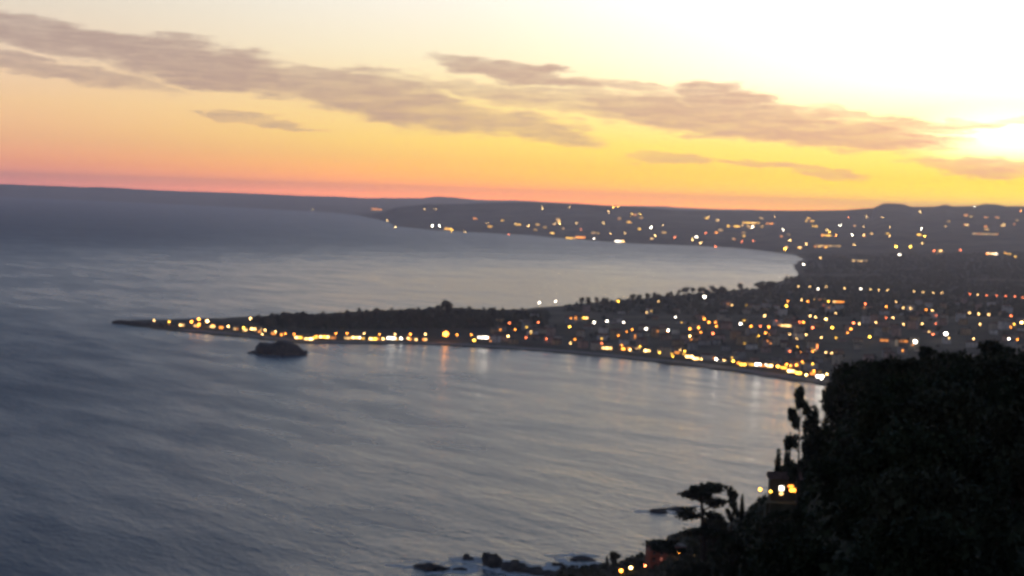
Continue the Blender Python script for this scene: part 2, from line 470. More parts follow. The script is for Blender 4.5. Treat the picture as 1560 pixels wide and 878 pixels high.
sea['kind'] = 'structure'; sea['label'] = 'grey blue evening sea with faint wave streaks'

# ------------------------------------------------------------------ near hillside under the viewpoint
PROF = {  # photo column: (distance, height) of the ground
    -3000: [(0, 186), (60, 150), (200, 70), (340, 0), (420, -12), (2600, -14)],
    780: [(0, 186), (60, 150), (250, 70), (450, 20), (560, -6), (2600, -14)],
    840: [(0, 186), (60, 150), (300, 75), (600, 30), (1150, 3), (1215, -4), (2600, -14)],
    880: [(0, 186), (60, 151), (300, 84), (650, 36), (1100, 6), (1225, 1.5), (1250, -4), (2600, -14)],
    950: [(0, 186), (60, 152), (300, 95), (700, 45), (1000, 18), (1200, 6), (1275, -4), (2600, -14)],
    1000: [(0, 186), (60, 155), (300, 105), (700, 55), (1000, 20), (1230, 8), (1310, -4), (2600, -14)],
    1060: [(0, 186), (60, 160), (300, 120), (600, 90), (850, 60), (1000, 36), (1300, 8), (1420, -4), (2600, -14)],
    1110: [(0, 186), (60, 165), (300, 135), (600, 105), (800, 82), (900, 60), (1300, 10), (1480, -4), (2600, -14)],
    1180: [(0, 186), (60, 172), (300, 150), (600, 121), (660, 115), (800, 70), (1450, 5), (1600, -4), (2600, -14)],
    1215: [(0, 186), (60, 174), (200, 158), (300, 148), (450, 131), (520, 126), (600, 112), (900, 40), (1500, 5), (1700, -4), (2600, -14)],
    1250: [(0, 186), (60, 178), (200, 168), (450, 150), (560, 110), (900, 30), (1500, 5), (1750, -4), (2600, -14)],
    1300: [(0, 186), (60, 180), (200, 174), (400, 163), (520, 120), (1000, 30), (1700, 5), (1900, -4), (2600, -10)],
    1400: [(0, 186), (60, 181), (200, 177), (350, 169), (480, 130), (1000, 40), (1800, 5), (2600, 2)],
    1560: [(0, 186), (60, 181), (200, 178), (320, 172), (450, 140), (1000, 60), (2000, 10), (2600, 4)],
    3200: [(0, 186), (60, 186), (320, 196), (700, 190), (1200, 120), (2300, 30), (2600, 10)]}
pk = sorted(PROF); pa = np.array([az_of(k) for k in pk])
HD = np.concatenate([np.linspace(8, 700, 116), np.linspace(712, 2600, 110)])
cols = np.array([np.interp(HD, [p[0] for p in PROF[k]], [p[1] for p in PROF[k]]) for k in pk])
ker = np.array([1, 2, 3, 2, 1.]); ker /= ker.sum()
cols = np.array([np.convolve(np.pad(c, 2, mode='edge'), ker, 'valid') for c in cols])


def hill_z(x, y):
    x = np.atleast_1d(np.asarray(x, float)); y = np.atleast_1d(np.asarray(y, float))
    a = np.arctan2(x, y); D = np.hypot(x, y)
    k = np.clip(np.searchsorted(pa, a) - 1, 0, len(pa) - 2)
    f = np.clip((a - pa[k]) / (pa[k + 1] - pa[k]), 0, 1); f = f * f * (3 - 2 * f)
    di = np.clip(np.interp(D, HD, np.arange(len(HD))), 0, len(HD) - 1.001); i0 = di.astype(int); fd = di - i0
    z0 = cols[k, i0] * (1 - fd) + cols[k, i0 + 1] * fd
    z1 = cols[k + 1, i0] * (1 - fd) + cols[k + 1, i0 + 1] * fd
    z = z0 * (1 - f) + z1 * f
    return z + (vnoise(x / 16, y / 16, 5) - .5) * 2.2 + (vnoise(x / 5, y / 5, 6) - .5) * .7


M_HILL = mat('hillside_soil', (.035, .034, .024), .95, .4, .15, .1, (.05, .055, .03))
ha = np.linspace(-.62, .60, 230)
HA, HDD = np.meshgrid(ha, HD, indexing='xy')
HX, HY = HDD * np.sin(HA), HDD * np.cos(HA)
HZ = hill_z(HX.ravel(), HY.ravel()).reshape(HX.shape)
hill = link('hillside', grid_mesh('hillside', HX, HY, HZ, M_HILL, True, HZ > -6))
hill['kind'] = 'structure'; hill['label'] = 'black wooded hillside falling to the sea below the viewpoint'

# ------------------------------------------------------------------ rocks, islet, breakwater, pier
M_ROCK = mat('dark_rock', (.055, .055, .06), .85, .4, .35, .3, (.09, .085, .08), .4)


def rock_mesh(name, sx, sy, sz, seed, sub=3, flat=None, rough=.32, sharp=1.0):
    bm = bmesh.new(); bmesh.ops.create_icosphere(bm, subdivisions=sub, radius=1.0)
    r_ = np.random.default_rng(seed); ph = r_.uniform(0, 6.28, (6, 3)); fr = r_.uniform(1.2, 4.5, (6, 3))
    for v in bm.verts:
        p = v.co.normalized(); s = 0
        for i in range(6): s += math.sin(fr[i][0] * p.x + ph[i][0]) * math.sin(fr[i][1] * p.y + ph[i][1]) * math.sin(fr[i][2] * p.z + ph[i][2])
        k = 1 + rough * s * .6 + r_.normal(0, rough * .07)
        z = p.z
        if flat is not None: z = max(-.5, min(z, flat + .08 * math.sin(5 * p.x + ph[0][0])))
        v.co = Vector((p.x * k * sx, p.y * k * sy, z * (k if flat is None else 1) * sz))
    me = bpy.data.meshes.new(name); bm.to_mesh(me); bm.free(); me.materials.append(M_ROCK); me.update()
    return me


p = at_z(421, 541)
islet = link('rocky_islet', None, None, (p[0], p[1] + 18, 0))
tag(islet, 'dark flat-topped rocky islet standing in the bay before the lit cape', 'islet')
link('main_rock', rock_mesh('main_rock', 27, 20, 24, 3, 4, .66, .3), islet, (0, 0, -1.5))
link('side_rock', rock_mesh('side_rock', 8, 9, 7.5, 4, 3), islet, (27, 4, -1))
link('side_rock', rock_mesh('side_rock_low', 9, 8, 3.5, 5, 3), islet, (-27, -4, -.5))

p0, p1 = at_z(182, 493), at_z(262, 500)
bw = link('stone_breakwater', None, None, (p0[0], p0[1], 0))
tag(bw, 'low dark stone breakwater reaching out from the cape tip', 'breakwater')
dv = p1 - p0; Lb = np.linalg.norm(dv[:2]); ang = math.atan2(dv[1], dv[0])
mbk = MB().box(0, Lb, -5, 5, -3, 5.2)
link('wall', mbk.mesh('breakwater_wall', mat('breakwater_concrete', (.11, .11, .11), .9, .3, .2)), bw, (0, 0, 0), ang)
boul = [rock_mesh('boulder', 3.2, 2.8, 2.4, 20 + i, 2) for i in range(4)]
for i in range(54):
    f = (i // 2 + random.random()) / 27 * Lb; s = random.uniform(.7, 1.7)
    side = -1 if i % 2 else 1
    q_ = np.array([math.cos(ang) * f - math.sin(ang) * side * random.uniform(5, 8), math.sin(ang) * f + math.cos(ang) * side * random.uniform(5, 8)])
    link('boulder', boul[i % 4], bw, (q_[0], q_[1], random.uniform(-.5, 1.8)), random.uniform(0, 6), (s, s, s))
for k in range(3):
    link('boulder', boul[k], bw, (-4 - k, random.uniform(-4, 4), .5), k, (1.5, 1.5, 1.5))

ROCKS = [  # pixel x, y of the waterline, width px, height px, label
    (655, 866, 46, 11, 'lone low dark rock awash, farthest out from the headland'),
    (712, 853, 19, 13, 'small round dark rock between the lone rock and the big one'),
    (752, 862, 34, 30, 'largest dark humped rock at the end of the reef'),
    (782, 869, 40, 20, 'long dark rock joined beside the largest humped rock'),
    (808, 872, 44, 13, 'low dark rock trailing towards the house on the headland'),
    (784, 858, 15, 9, 'small pointed rock peeping behind the long reef rock'),
    (836, 876, 46, 11, 'flat shelf rock close under the headland shore'),
    (850, 862, 17, 7, 'little dark rock awash north of the flat shelf rock'),
    (886, 853, 42, 6, 'thin low skerry just off the headland'),
    (872, 864, 12, 5, 'tiny rock awash between shelf rock and headland'),
    (1003, 780, 34, 8, 'faint dark skerry beyond the spreading pine'),
    (1035, 776, 36, 7, 'faint low skerry touching the spreading pine'),
    (700, 868, 24, 5, 'thin wash rock in front of the small round rock'),
    (905, 868, 40, 14, 'dark shore rock at the foot of the headland trees')]
for i, (px, py, wpx, hpx, lab) in enumerate(ROCKS):
    p = at_z(px, py); D = p[1]; k = D / FPX
    o = link('sea_rock', rock_mesh('sea_rock', wpx * k * .5, wpx * k * .36, hpx * k * .72, 40 + i, 3, None, .42), None, (p[0], p[1], -.3 * hpx * k * .3))
    tag(o, lab, 'rock', 'rocks off the near headland')

# broken surf round the rocks
fv, ff_ = [], []
for (px, py, wpx, hpx, lab) in ROCKS:
    p = at_z(px, py); k = p[1] / FPX
    for j in range(34 if py > 840 else 5):
        a_ = random.uniform(0, 6.28); rr = wpx * k * random.uniform(.5, 1.0)
        cx_, cy_ = p[0] + math.cos(a_) * rr * 1.2, p[1] + math.sin(a_) * rr * 1.6
        n0 = len(fv); r0 = random.uniform(.8, 3.4); m0 = 9
        fv += [(cx_ + math.cos(t_ * 6.283 / m0) * r0 * random.uniform(.4, 1.7) * 1.5, cy_ + math.sin(t_ * 6.283 / m0) * r0 * random.uniform(.4, 1.5), .05 + .002 * (len(ff_) % 20)) for t_ in range(m0)]
        ff_.append(tuple(range(n0, n0 + m0)))
foam = link('surf_foam', mesh_from('surf_foam', fv, ff_, mat('foam', (.78, .8, .82), .8, .3, .8)))
foam['kind'] = 'stuff'; tag(foam, 'pale broken surf around the rocks off the headland', 'foam')

pa_, pb_ = at_z(690, 531), at_z(722, 527)
pier = link('small_pier', None, None, (pa_[0], pa_[1], 0))
tag(pier, 'thin dark pier jutting from the promenade by the brightest orange lamp', 'pier')
dv = pb_ - pa_; Lp = np.linalg.norm(dv[:2]); ang = math.atan2(dv[1], dv[0])
M_CONC = mat('pier_concrete', (.14, .135, .13), .9, .25, .3)
link('deck', MB().box(0, Lp, -2, 2, 1.2, 1.7).mesh('deck', M_CONC), pier, (0, 0, 0), ang)
pile = MB().tube([(0, 0, -3), (0, 0, 1.25)], [.3, .3]).mesh('pile', M_CONC)
for k in range(6):
    f = Lp * (k + .5) / 6
    link('pile', pile, pier, (math.cos(ang) * f, math.sin(ang) * f, 0))

# ------------------------------------------------------------------ trees
M_BARK = mat('bark', (.05, .04, .03), .95, .3, 2.0)
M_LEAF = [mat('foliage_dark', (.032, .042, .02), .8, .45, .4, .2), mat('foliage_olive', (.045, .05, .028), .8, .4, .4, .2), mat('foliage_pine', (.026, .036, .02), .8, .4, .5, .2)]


def leaf_cloud(name, blobs, count, size, material, seed):
    """leaf-sized faces spread through a set of ellipsoid clumps, denser at their skin"""
    r_ = np.random.default_rng(seed)
    vol = np.array([b[3] * b[4] * b[5] for b in blobs]) ** .75; vol /= vol.sum()
    idx = r_.choice(len(blobs), count, p=vol); B = np.array(blobs)[idx]
    d = r_.normal(size=(count, 3)); d /= np.linalg.norm(d, axis=1)[:, None]
    rad = r_.uniform(.25, 1, count) ** .5
    c = B[:, :3] + d * rad[:, None] * B[:, 3:6] * (1 + r_.normal(0, .12, count))[:, None]
    a = r_.normal(size=(count, 3)); a /= np.linalg.norm(a, axis=1)[:, None]
    b_ = np.cross(a, r_.normal(size=(count, 3))); b_ /= np.linalg.norm(b_, axis=1)[:, None]
    s = size * r_.uniform(.6, 1.4, count)[:, None]
    v = np.stack([c - a * s, c + b_ * s * .55, c + a * s, c - b_ * s * .55], 1).reshape(-1, 3)
    f = np.arange(count * 4).reshape(-1, 4)
    me = bpy.data.meshes.new(name)
    me.vertices.add(len(v)); me.vertices.foreach_set('co', v.astype(np.float32).ravel())
    me.loops.add(f.size); me.loops.foreach_set('vertex_index', f.astype(np.int32).ravel())
    me.polygons.add(len(f)); me.polygons.foreach_set('loop_start', np.arange(0, f.size, 4, dtype=np.int32))
    me.update(calc_edges=True); me.materials.append(material)
    return me


def broad_tree(seed, n_leaf, size):
    r_ = random.Random(seed); tr = MB()
    tr.tube([(0, 0, -.08), (r_.uniform(-.02, .02), 0, .2), (r_.uniform(-.04, .04), r_.uniform(-.03, .03), .5)], [.035, .026, .014])
    bl = []
    for k in range(9):
        a = k * 2.4 + r_.uniform(-.4, .4); rr = r_.uniform(.08, .27); z = r_.uniform(.42, .86)
        e = (math.cos(a) * rr, math.sin(a) * rr, z)
        tr.tube([(0, 0, .2 + .2 * r_.random()), (e[0] * .6, e[1] * .6, z * .75), e], [.014, .009, .003], 5)
        s = r_.uniform(.11, .19); bl.append((*e, s, s, s * r_.uniform(.6, .9)))
    bl.append((0, 0, .72, .22, .22, .22))
    return tr.mesh('trunk', M_BARK), leaf_cloud('crown', bl, n_leaf, size, M_LEAF[seed % 2], seed)


def cypress_tree(seed, n_leaf, size):
    r_ = random.Random(seed)
    tr = MB().tube([(0, 0, -.08), (0, 0, .5), (.01, 0, .95)], [.022, .014, .003])
    bl = []
    for k in range(14):
        z = .08 + .86 * k / 13; w = .095 * math.sin(min(1, (z + .08) * 1.25) * math.pi * .5) * (1 - max(0, z - .5) * 1.55) + .012
        bl.append((r_.uniform(-.018, .018), r_.uniform(-.018, .018), z, w, w, .075))
    return tr.mesh('trunk', M_BARK), leaf_cloud('crown', bl, n_leaf, size, M_LEAF[2], seed)


def pine_tree(seed, n_leaf, size, layers=5, low=.38):
    """loose pine with flat, separate tiers of foliage on long limbs"""
    r_ = random.Random(seed); tr = MB()
    lean = r_.uniform(-.06, .06)
    tr.tube([(0, 0, -.1), (lean * .4, 0, .4), (lean, 0, .93)], [.026, .02, .008])
    bl = []
    for k in range(layers * 2):
        z = low + (.94 - low) * (k / (layers * 2 - 1)); a = k * 2.6 + r_.uniform(-.5, .5); reach = (.34 - .22 * (z - low) / (.94 - low)) * r_.uniform(.65, 1.1)
        e = (lean * z + math.cos(a) * reach, math.sin(a) * reach, z + .03)
        tr.tube([(lean * z, 0, z - .05), ((e[0] + lean * z) / 2, e[1] / 2, z - .01), e], [.009, .007, .003], 5)
        s = r_.uniform(.08, .14)
        for _ in range(5):
            f_ = r_.uniform(.45, 1.25); q2 = s * r_.uniform(.3, .75)
            bl.append((e[0] * f_ + r_.uniform(-.05, .05), e[1] * f_ + r_.uniform(-.05, .05), z + r_.uniform(-.01, .07), q2 * 1.3, q2 * 1.3, q2 * r_.uniform(.4, .75)))
    bl.append((lean, 0, .94, .1, .1, .05))
    return tr.mesh('trunk', M_BARK), leaf_cloud('crown', bl, n_leaf, size, M_LEAF[2], seed)


NEAR = {'broadleaf_tree': [broad_tree(i, 5200, .026) for i in (1, 2, 3, 4)],
        'cypress_tree': [cypress_tree(11, 3600, .017), cypress_tree(12, 3600, .017)],
        'pine_tree': [pine_tree(21, 3600, .024), pine_tree(22, 3600, .024, 4), pine_tree(23, 3600, .024, 6), pine_tree(31, 5200, .02, 5, .12)]}
FARV = {'broadleaf_tree': [broad_tree(i, 420, .075) for i in (5, 6, 7, 8)],
        'cypress_tree': [cypress_tree(13, 220, .045)],
        'pine_tree': [pine_tree(24, 320, .06), pine_tree(25, 320, .06, 4)]}


def plant(kind, lib, p, h, label, group=None, variant=None, wide=1.0, rz=None):
    tr, cr = random.choice(lib[kind]) if variant is None else lib[kind][variant]
    o = link(kind, None, None, p, random.uniform(0, 6.28) if rz is None else rz, (h * wide, h * wide, h))
    tag(o, label, 'tree', group)
    link('trunk', tr, o); link('crown', cr, o)
    return o


def y_of(p):
    v = np.array([p[0], p[1], p[2] - CAM_H]); zc = v @ F_
    return W0 / 2 + FPX * (v @ R_) / zc, H0 / 2 - FPX * (v @ U_) / zc


def near_tree(kind, px, ytop, D, label, variant=None, wide=1.0, group=None, rz=None):
    top = at_d(px, ytop, D)
    zg = float(hill_z(top[0], top[1])[0])
    return plant(kind, NEAR, (top[0], top[1], zg - .2), max(top[2] - zg, 2.5), label, group, variant, wide, rz)


near_tree('cypress_tree', 1241, 617, 462, 'tall black cypress standing out before the bright bay water', 0, 1.7)
near_tree('broadleaf_tree', 1258, 648, 462, 'dark ragged bush close behind the tall cypress, uphill', 3, .6)
near_tree('pine_tree', 1222, 600, 480, 'thin pine with flat branches reaching over the water, left of the tall cypress', 1, .36, rz=2.2)
near_tree('cypress_tree', 1186, 683, 560, 'slim dark cypress above the lit villa, outer of a close pair', 1, .7)
near_tree('cypress_tree', 1199, 680, 565, 'slim dark cypress above the lit villa, inner of a close pair', 0, .7)
near_tree('pine_tree', 1078, 737, 640, 'spreading black pine with separate tiers against the sea below the villa', 3, 1.5, rz=.6)
near_tree('broadleaf_tree', 1090, 786, 640, 'low dark tree at the foot of the spreading pine', 2, .9)
near_tree('cypress_tree', 1131, 752, 650, 'narrow black cypress beside the spreading pine', 1, .8)
near_tree('pine_tree', 1116, 744, 690, 'small flat-topped pine behind the narrow cypress', 2, .55)
near_tree('broadleaf_tree', 1296, 541, 430, 'tall dark tree at the end of the wooded ridge, next to the beach lights', 0, .62)
near_tree('broadleaf_tree', 1277, 572, 440, 'ragged dark tree between the cypress and the beach lights', 1, .5)
near_tree('broadleaf_tree', 1338, 540, 400, 'broad dark tree on the ridge just below the bright white floodlight', 2, .8)
near_tree('broadleaf_tree', 1206, 712, 560, 'rounded dark tree directly above the lit villa', 2, .8)
near_tree('broadleaf_tree', 1228, 688, 530, 'dark bushy tree between the lit villa and the tall cypress', 3, .8)
near_tree('broadleaf_tree', 937, 838, 1180, 'small dark tree beside the red house on the headland', 1, .8)
near_tree('cypress_tree', 925, 846, 1185, 'small pointed dark tree at the sea edge of the headland', 0, 1.3)
near_tree('broadleaf_tree', 1062, 816, 960, 'dark tree rising over the roof of the red house', 3, .9)

RIDGE = [(1312, 548), (1360, 534), (1384, 541), (1408, 530), (1432, 538), (1458, 527), (1484, 533), (1508, 524), (1534, 530), (1562, 520), (1592, 524)]
for i, (px, yt) in enumerate(RIDGE):
    near_tree('pine_tree' if i in (3, 7) else 'broadleaf_tree', px, yt, random.uniform(345, 385), 'dark treetop on the skyline of the near wooded ridge', None, random.uniform(.7, .95), 'skyline trees of the near ridge')

OUT = [(900, 880), (940, 862), (1050, 842), (1065, 822), (1100, 800), (1150, 796), (1160, 772), (1215, 766), (1225, 712), (1242, 694), (1264, 650), (1276, 606), (1288, 568), (1322, 552), (1400, 542), (1480, 534), (1560, 531), (1750, 522), (2600, 490)]
ox, oy = [p[0] for p in OUT], [p[1] for p in OUT]
cnt = 0; spots = []
for k in range(9000):
    if cnt >= 125: break
    px = random.uniform(1010, 1640); D = random.uniform(85, 1000)
    dmax = np.interp(px, [1010, 1060, 1110, 1180, 1250, 1300, 1400, 1560, 1640], [1100, 1000, 820, 640, 470, 430, 390, 370, 370])
    if D > dmax: continue
    g0 = at_d(px, 600, D); z = float(hill_z(g0[0], g0[1])[0])
    qx, qy = y_of((g0[0], g0[1], z))
    if any((g0[0] - s[0]) ** 2 + (g0[1] - s[1]) ** 2 < (3.6 + D * .006) ** 2 for s in spots): continue
    yl = float(np.interp(qx, ox, oy)) + random.choice((0, 3, 6, 12, 20))
    h = min((qy - yl) * D / FPX, random.uniform(5.5, 10.5))
    for _ in range(4):                           # the crown must stay inside the edge of the wood too
        rp = .44 * h * FPX / D
        h = min(h, (qy - float(np.interp(qx - rp, ox, oy)) + rp * .35) * D / FPX)
    rp = .44 * h * FPX / D
    if h < 3.0 or qy - h * FPX / D > 890: continue
    # keep the lit villa in the clear
    if 1150 < qx + rp and qx - rp < 1222 and D < 650 and qy - h * FPX / D < 768: continue
    kind = random.choices(['broadleaf_tree', 'pine_tree', 'cypress_tree'], [.72, .17, .11])[0]
    lab = {'broadleaf_tree': 'dark leafy tree in the wood that blackens the near hillside', 'pine_tree': 'dark loose pine in the wood that blackens the near hillside',
           'cypress_tree': 'dark upright cypress in the wood that blackens the near hillside'}[kind]
    spots.append((g0[0], g0[1])); cnt += 1
    plant(kind, NEAR, (g0[0], g0[1], z - .2), h, lab, 'trees of the near wooded hillside', None, random.uniform(.8, 1.05))

# scrub that closes the ground between the trunks
NB = 46000
ua = rng.uniform(az_of(850), az_of(1680), NB); ud = rng.uniform(75 ** .6, 1350 ** .6, NB) ** (1 / .6)
ux, uy = ud * np.sin(ua), ud * np.cos(ua); uz = hill_z(ux, uy)
ok = (uz > 1.5)
ux, uy, uz, ud = ux[ok], uy[ok], uz[ok], ud[ok]
sz = .22 + ud * .0011
lob = vnoise(ux / 6, uy / 6, 31)
c = np.stack([ux, uy, uz + rng.uniform(0, 1, len(ux)) * (.4 + 2.2 * lob)], 1)
a = rng.normal(size=c.shape); a /= np.linalg.norm(a, axis=1)[:, None]
b2 = np.cross(a, rng.normal(size=c.shape)); b2 /= np.linalg.norm(b2, axis=1)[:, None]
s2 = (sz * rng.uniform(.6, 1.5, len(sz)))[:, None]
vv = np.stack([c - a * s2, c + b2 * s2 * .6, c + a * s2, c - b2 * s2 * .6], 1).reshape(-1, 3)
ff = np.arange(len(vv)).reshape(-1, 4)
me = bpy.data.meshes.new('undergrowth')
me.vertices.add(len(vv)); me.vertices.foreach_set('co', vv.astype(np.float32).ravel())
me.loops.add(ff.size); me.loops.foreach_set('vertex_index', ff.astype(np.int32).ravel())
me.polygons.add(len(ff)); me.polygons.foreach_set('loop_start', np.arange(0, ff.size, 4, dtype=np.int32))
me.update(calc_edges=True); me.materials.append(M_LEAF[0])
ug = link('undergrowth', me); ug['kind'] = 'stuff'; tag(ug, 'black scrub covering the near hillside between the trees', 'scrub')

# ------------------------------------------------------------------ cape and town trees
cnt = 0; tspots = []


def far_tree(px, ytop_line, y_from, y_to, hmin, hmax, label, group, sep_=7.0):
    py = random.uniform(y_from, y_to); p = ground_at(px, py)
    if p is None: return False
    if shore_dist(np.array([p[0]]), np.array([p[1]]))[0] < 14: return False
    if any((p[0] - s[0]) ** 2 + (p[1] - s[1]) ** 2 < sep_ ** 2 for s in tspots): return False
    D = math.hypot(p[0], p[1]); h = random.uniform(hmin, hmax)
    if ytop_line is not None: h = min(h, (y_of(p)[1] - ytop_line(px)) * D / FPX)
    if h < 3: return False
    tspots.append((p[0], p[1]))
    kind = random.choices(['broadleaf_tree', 'pine_tree', 'cypress_tree'], [.75, .17, .08])[0]
    plant(kind, FARV, p, h, label[kind], group, None, random.uniform(.95, 1.45) if kind != 'cypress_tree' else 1.5)
    return True


CAPE_TOP = [(380, 484), (400, 478), (440, 473), (480, 474), (510, 472), (540, 470), (600, 467), (640, 466), (662, 464), (700, 464), (720, 466), (760, 468), (800, 468), (1000, 462)]
ct = lambda x: np.interp(x, [a for a, b in CAPE_TOP], [b for a, b in CAPE_TOP]) + random.choice((0, 0, 1, 2, 4))
lab_c = {'broadleaf_tree': 'dark leafy tree in the grove crowning the cape', 'pine_tree': 'dark pine in the grove crowning the cape', 'cypress_tree': 'dark cypress in the grove crowning the cape'}
for k in range(900):
    if cnt >= 130: break
    px = random.uniform(385, 800)
    if far_tree(px, ct, np.interp(px, [385, 480, 800], [487, 484, 474]), np.interp(px, [385, 480, 800], [497, 502, 500]), 9, 17, lab_c, 'grove on the cape', 9): cnt += 1
p = ground_at(679, 480)
plant('broadleaf_tree', FARV, p, (y_of(p)[1] - 456) * math.hypot(p[0], p[1]) / FPX, 'largest round tree, standing above the grove on the cape', 'grove on the cape', 1, 1.35)

lab_t = {'broadleaf_tree': 'dark leafy tree growing among the lit houses of the bay town', 'pine_tree': 'dark pine growing among the lit houses of the bay town', 'cypress_tree': 'dark cypress growing among the lit houses of the bay town'}
cnt = 0
for k in range(800):
    if cnt >= 85: break
    px = random.uniform(760, 1600)
    if far_tree(px, None, np.interp(px, [760, 900, 1040, 1600], [492, 470, 458, 440]), np.interp(px, [760, 1200, 1600], [518, 548, 560]), 5, 11, lab_t, 'trees among the town houses', 9): cnt += 1
lab_b = {'broadleaf_tree': 'dark leafy tree in the belt behind the town, edging the far bay', 'pine_tree': 'dark pine in the belt behind the town, edging the far bay', 'cypress_tree': 'dark cypress in the belt behind the town, edging the far bay'}
cnt = 0
for k in range(900):
    if cnt >= 70: break
    px = random.uniform(880, 1235)
    yb = np.interp(px, [880, 920, 980, 1040, 1100, 1165, 1215, 1235], [462, 457, 453, 447, 442, 436, 421, 412])
    if far_tree(px, None, yb + .5, yb + 9, 9, 16 if px < 1040 else 22, lab_b, 'tree belt behind the town', 9): cnt += 1

# woods farther off that read as one mass
bl_v, bl_f = [], []
oct_v = np.array([(1, 0, 0), (.31, .95, 0), (-.81, .59, 0), (-.81, -.59, 0), (.31, -.95, 0), (.5, .2, .75), (-.3, .5, .7), (-.2, -.5, .8), (.1, 0, 1)])
oct_f = [(0, 1, 5), (1, 2, 6), (1, 6, 5), (2, 3, 6), (3, 7, 6), (3, 4, 7), (4, 0, 5), (4, 5, 7), (5, 6, 8), (6, 7, 8), (7, 5, 8)]
N = 11000
wa = rng.uniform(az_of(860), az_of(1750), N); wd = rng.uniform(3900, 9500, N)
wx, wy = wd * np.sin(wa), wd * np.cos(wa); wz = land_z(wx, wy); ws = shore_dist(wx, wy)
den = vnoise(wx / 420, wy / 600, 9)
for i in range(N):
    if ws[i] < 40 or den[i] < .2: continue
    r_ = rng.uniform(4, 10); h = rng.uniform(4, 9); k = len(bl_v)
    j = oct_v * rng.uniform(.75, 1.25, oct_v.shape)
    bl_v += [(wx[i] + r_ * v[0], wy[i] + r_ * v[1], wz[i] - 1 + h * v[2]) for v in j]
    bl_f += [tuple(a + k for a in f) for f in oct_f]
# scrub and low trees that close the grove on the cape
N2 = 2600
wa = rng.uniform(az_of(392), az_of(835), N2); wd = rng.uniform(3150, 4150, N2)
wx, wy = wd * np.sin(wa), wd * np.cos(wa); wz = land_fast(wx, wy); ws = shore_dist(wx, wy)
cv, cf = [], []
for i in range(N2):
    if ws[i] < 30: continue
    pxx, pyy = y_of((wx[i], wy[i], wz[i])); lim = np.interp(pxx, [a for a, b in CAPE_TOP], [b for a, b in CAPE_TOP]) + 4
    if pyy > np.interp(pxx, [392, 480, 800], [497, 502, 500]): continue
    h = min(rng.uniform(5, 12), (pyy - lim) * wd[i] / FPX)
    if h < 1.5: continue
    r_ = rng.uniform(4, 9); k = len(cv); j = oct_v * rng.uniform(.75, 1.25, oct_v.shape)
    cv += [(wx[i] + r_ * v[0], wy[i] + r_ * v[1], wz[i] - 1 + h * v[2]) for v in j]
    cf += [tuple(a + k for a in f) for f in oct_f]
scrub = link('cape_scrub', mesh_from('cape_scrub', cv, cf, M_LEAF[0]))
scrub['kind'] = 'stuff'; tag(scrub, 'dense dark scrub filling the grove on the cape', 'scrub')
wood = link('distant_woods', mesh_from('distant_woods', bl_v, bl_f, M_LEAF[0]))
wood['kind'] = 'stuff'; tag(wood, 'dark mass of distant orchards and woods behind the town', 'woods')

# ------------------------------------------------------------------ lamps and lit buildings
GLOW = {'w': (1.0, .87, .70), 'c': (1.0, .58, .19), 'y': (1.0, .52, .05), 'o': (1.0, .31, .03), 'r': (1.0, .20, .06), 'b': (.72, .78, 1.0)}
M_POST = mat('lamp_post_metal', (.09, .09, .09), .5, .2, 1.0)
post_me = MB().tube([(0, 0, -.5), (0, 0, .15), (0, 0, .96)], [.022, .014, .009]).tube([(0, 0, .95), (0, -.05, .985), (0, -.11, .985)], [.008, .007, .006], 5).mesh('post', M_POST)
hood_me = MB().tube([(0, 0, .8), (0, 0, 1.05), (0, 0, 1.25)], [1.15, 1.0, .25], 10).mesh('hood', M_POST)


def bulb_mesh(key, strength):
    nm = 'lamp_glow_%s_%d' % (key, int(strength))
    m_ = mat(nm, (.8, .8, .8), .4, .02, 1.0, .3, None, 0, GLOW[key], strength)
    bm = bmesh.new(); bmesh.ops.create_icosphere(bm, subdivisions=1, radius=1.0)
    me = bpy.data.meshes.new('bulb'); bm.to_mesh(me); bm.free(); me.materials.append(m_); me.update()
    return me


bulbs = {}
COLN = {'w': 'white', 'c': 'warm white', 'y': 'yellow', 'o': 'orange', 'r': 'reddish', 'b': 'bluish white'}


def lamp(px, py, key, mag, label, group, hpost=7.5, power=None):
    D_guess = ground_at(px, py, hpost)
    if D_guess is None: return
    D = math.hypot(D_guess[0], D_guess[1])
    hp = hpost if D < 6000 else 12.0
    if D >= 6000: D_guess = ground_at(px, py, hp)
    if D_guess is None: return
    p = D_guess; D = math.hypot(p[0], p[1])
    want = (.52 + .40 * mag + max(0, mag - 1.5) * .45) * D / 3000.0
    r_ = min(want, (1.9 if mag < 1.6 else 2.4) if mag < 4 else 4.2)
    E = (5.0 + 11.0 * mag) * (want / r_) ** 2
    E = power or float(2 ** (round(math.log2(E) * 2) / 2))
    k = (key, round(E, 1))
    if k not in bulbs: bulbs[k] = bulb_mesh(key, E)
    o = link('street_lamp', None, None, p, random.uniform(-.3, .3))
    tag(o, label, 'lamp', group)
    link('post', post_me, o, (0, 0, 0), 0, (hp, hp, hp))
    head = (0, -.11 * hp, hp - r_ * .2)
    link('bulb', bulbs[k], o, head, 0, (r_, r_, r_ * .85))
    link('hood', hood_me, o, head, 0, (r_ * .62, r_ * .62, r_ * .5))
    return o


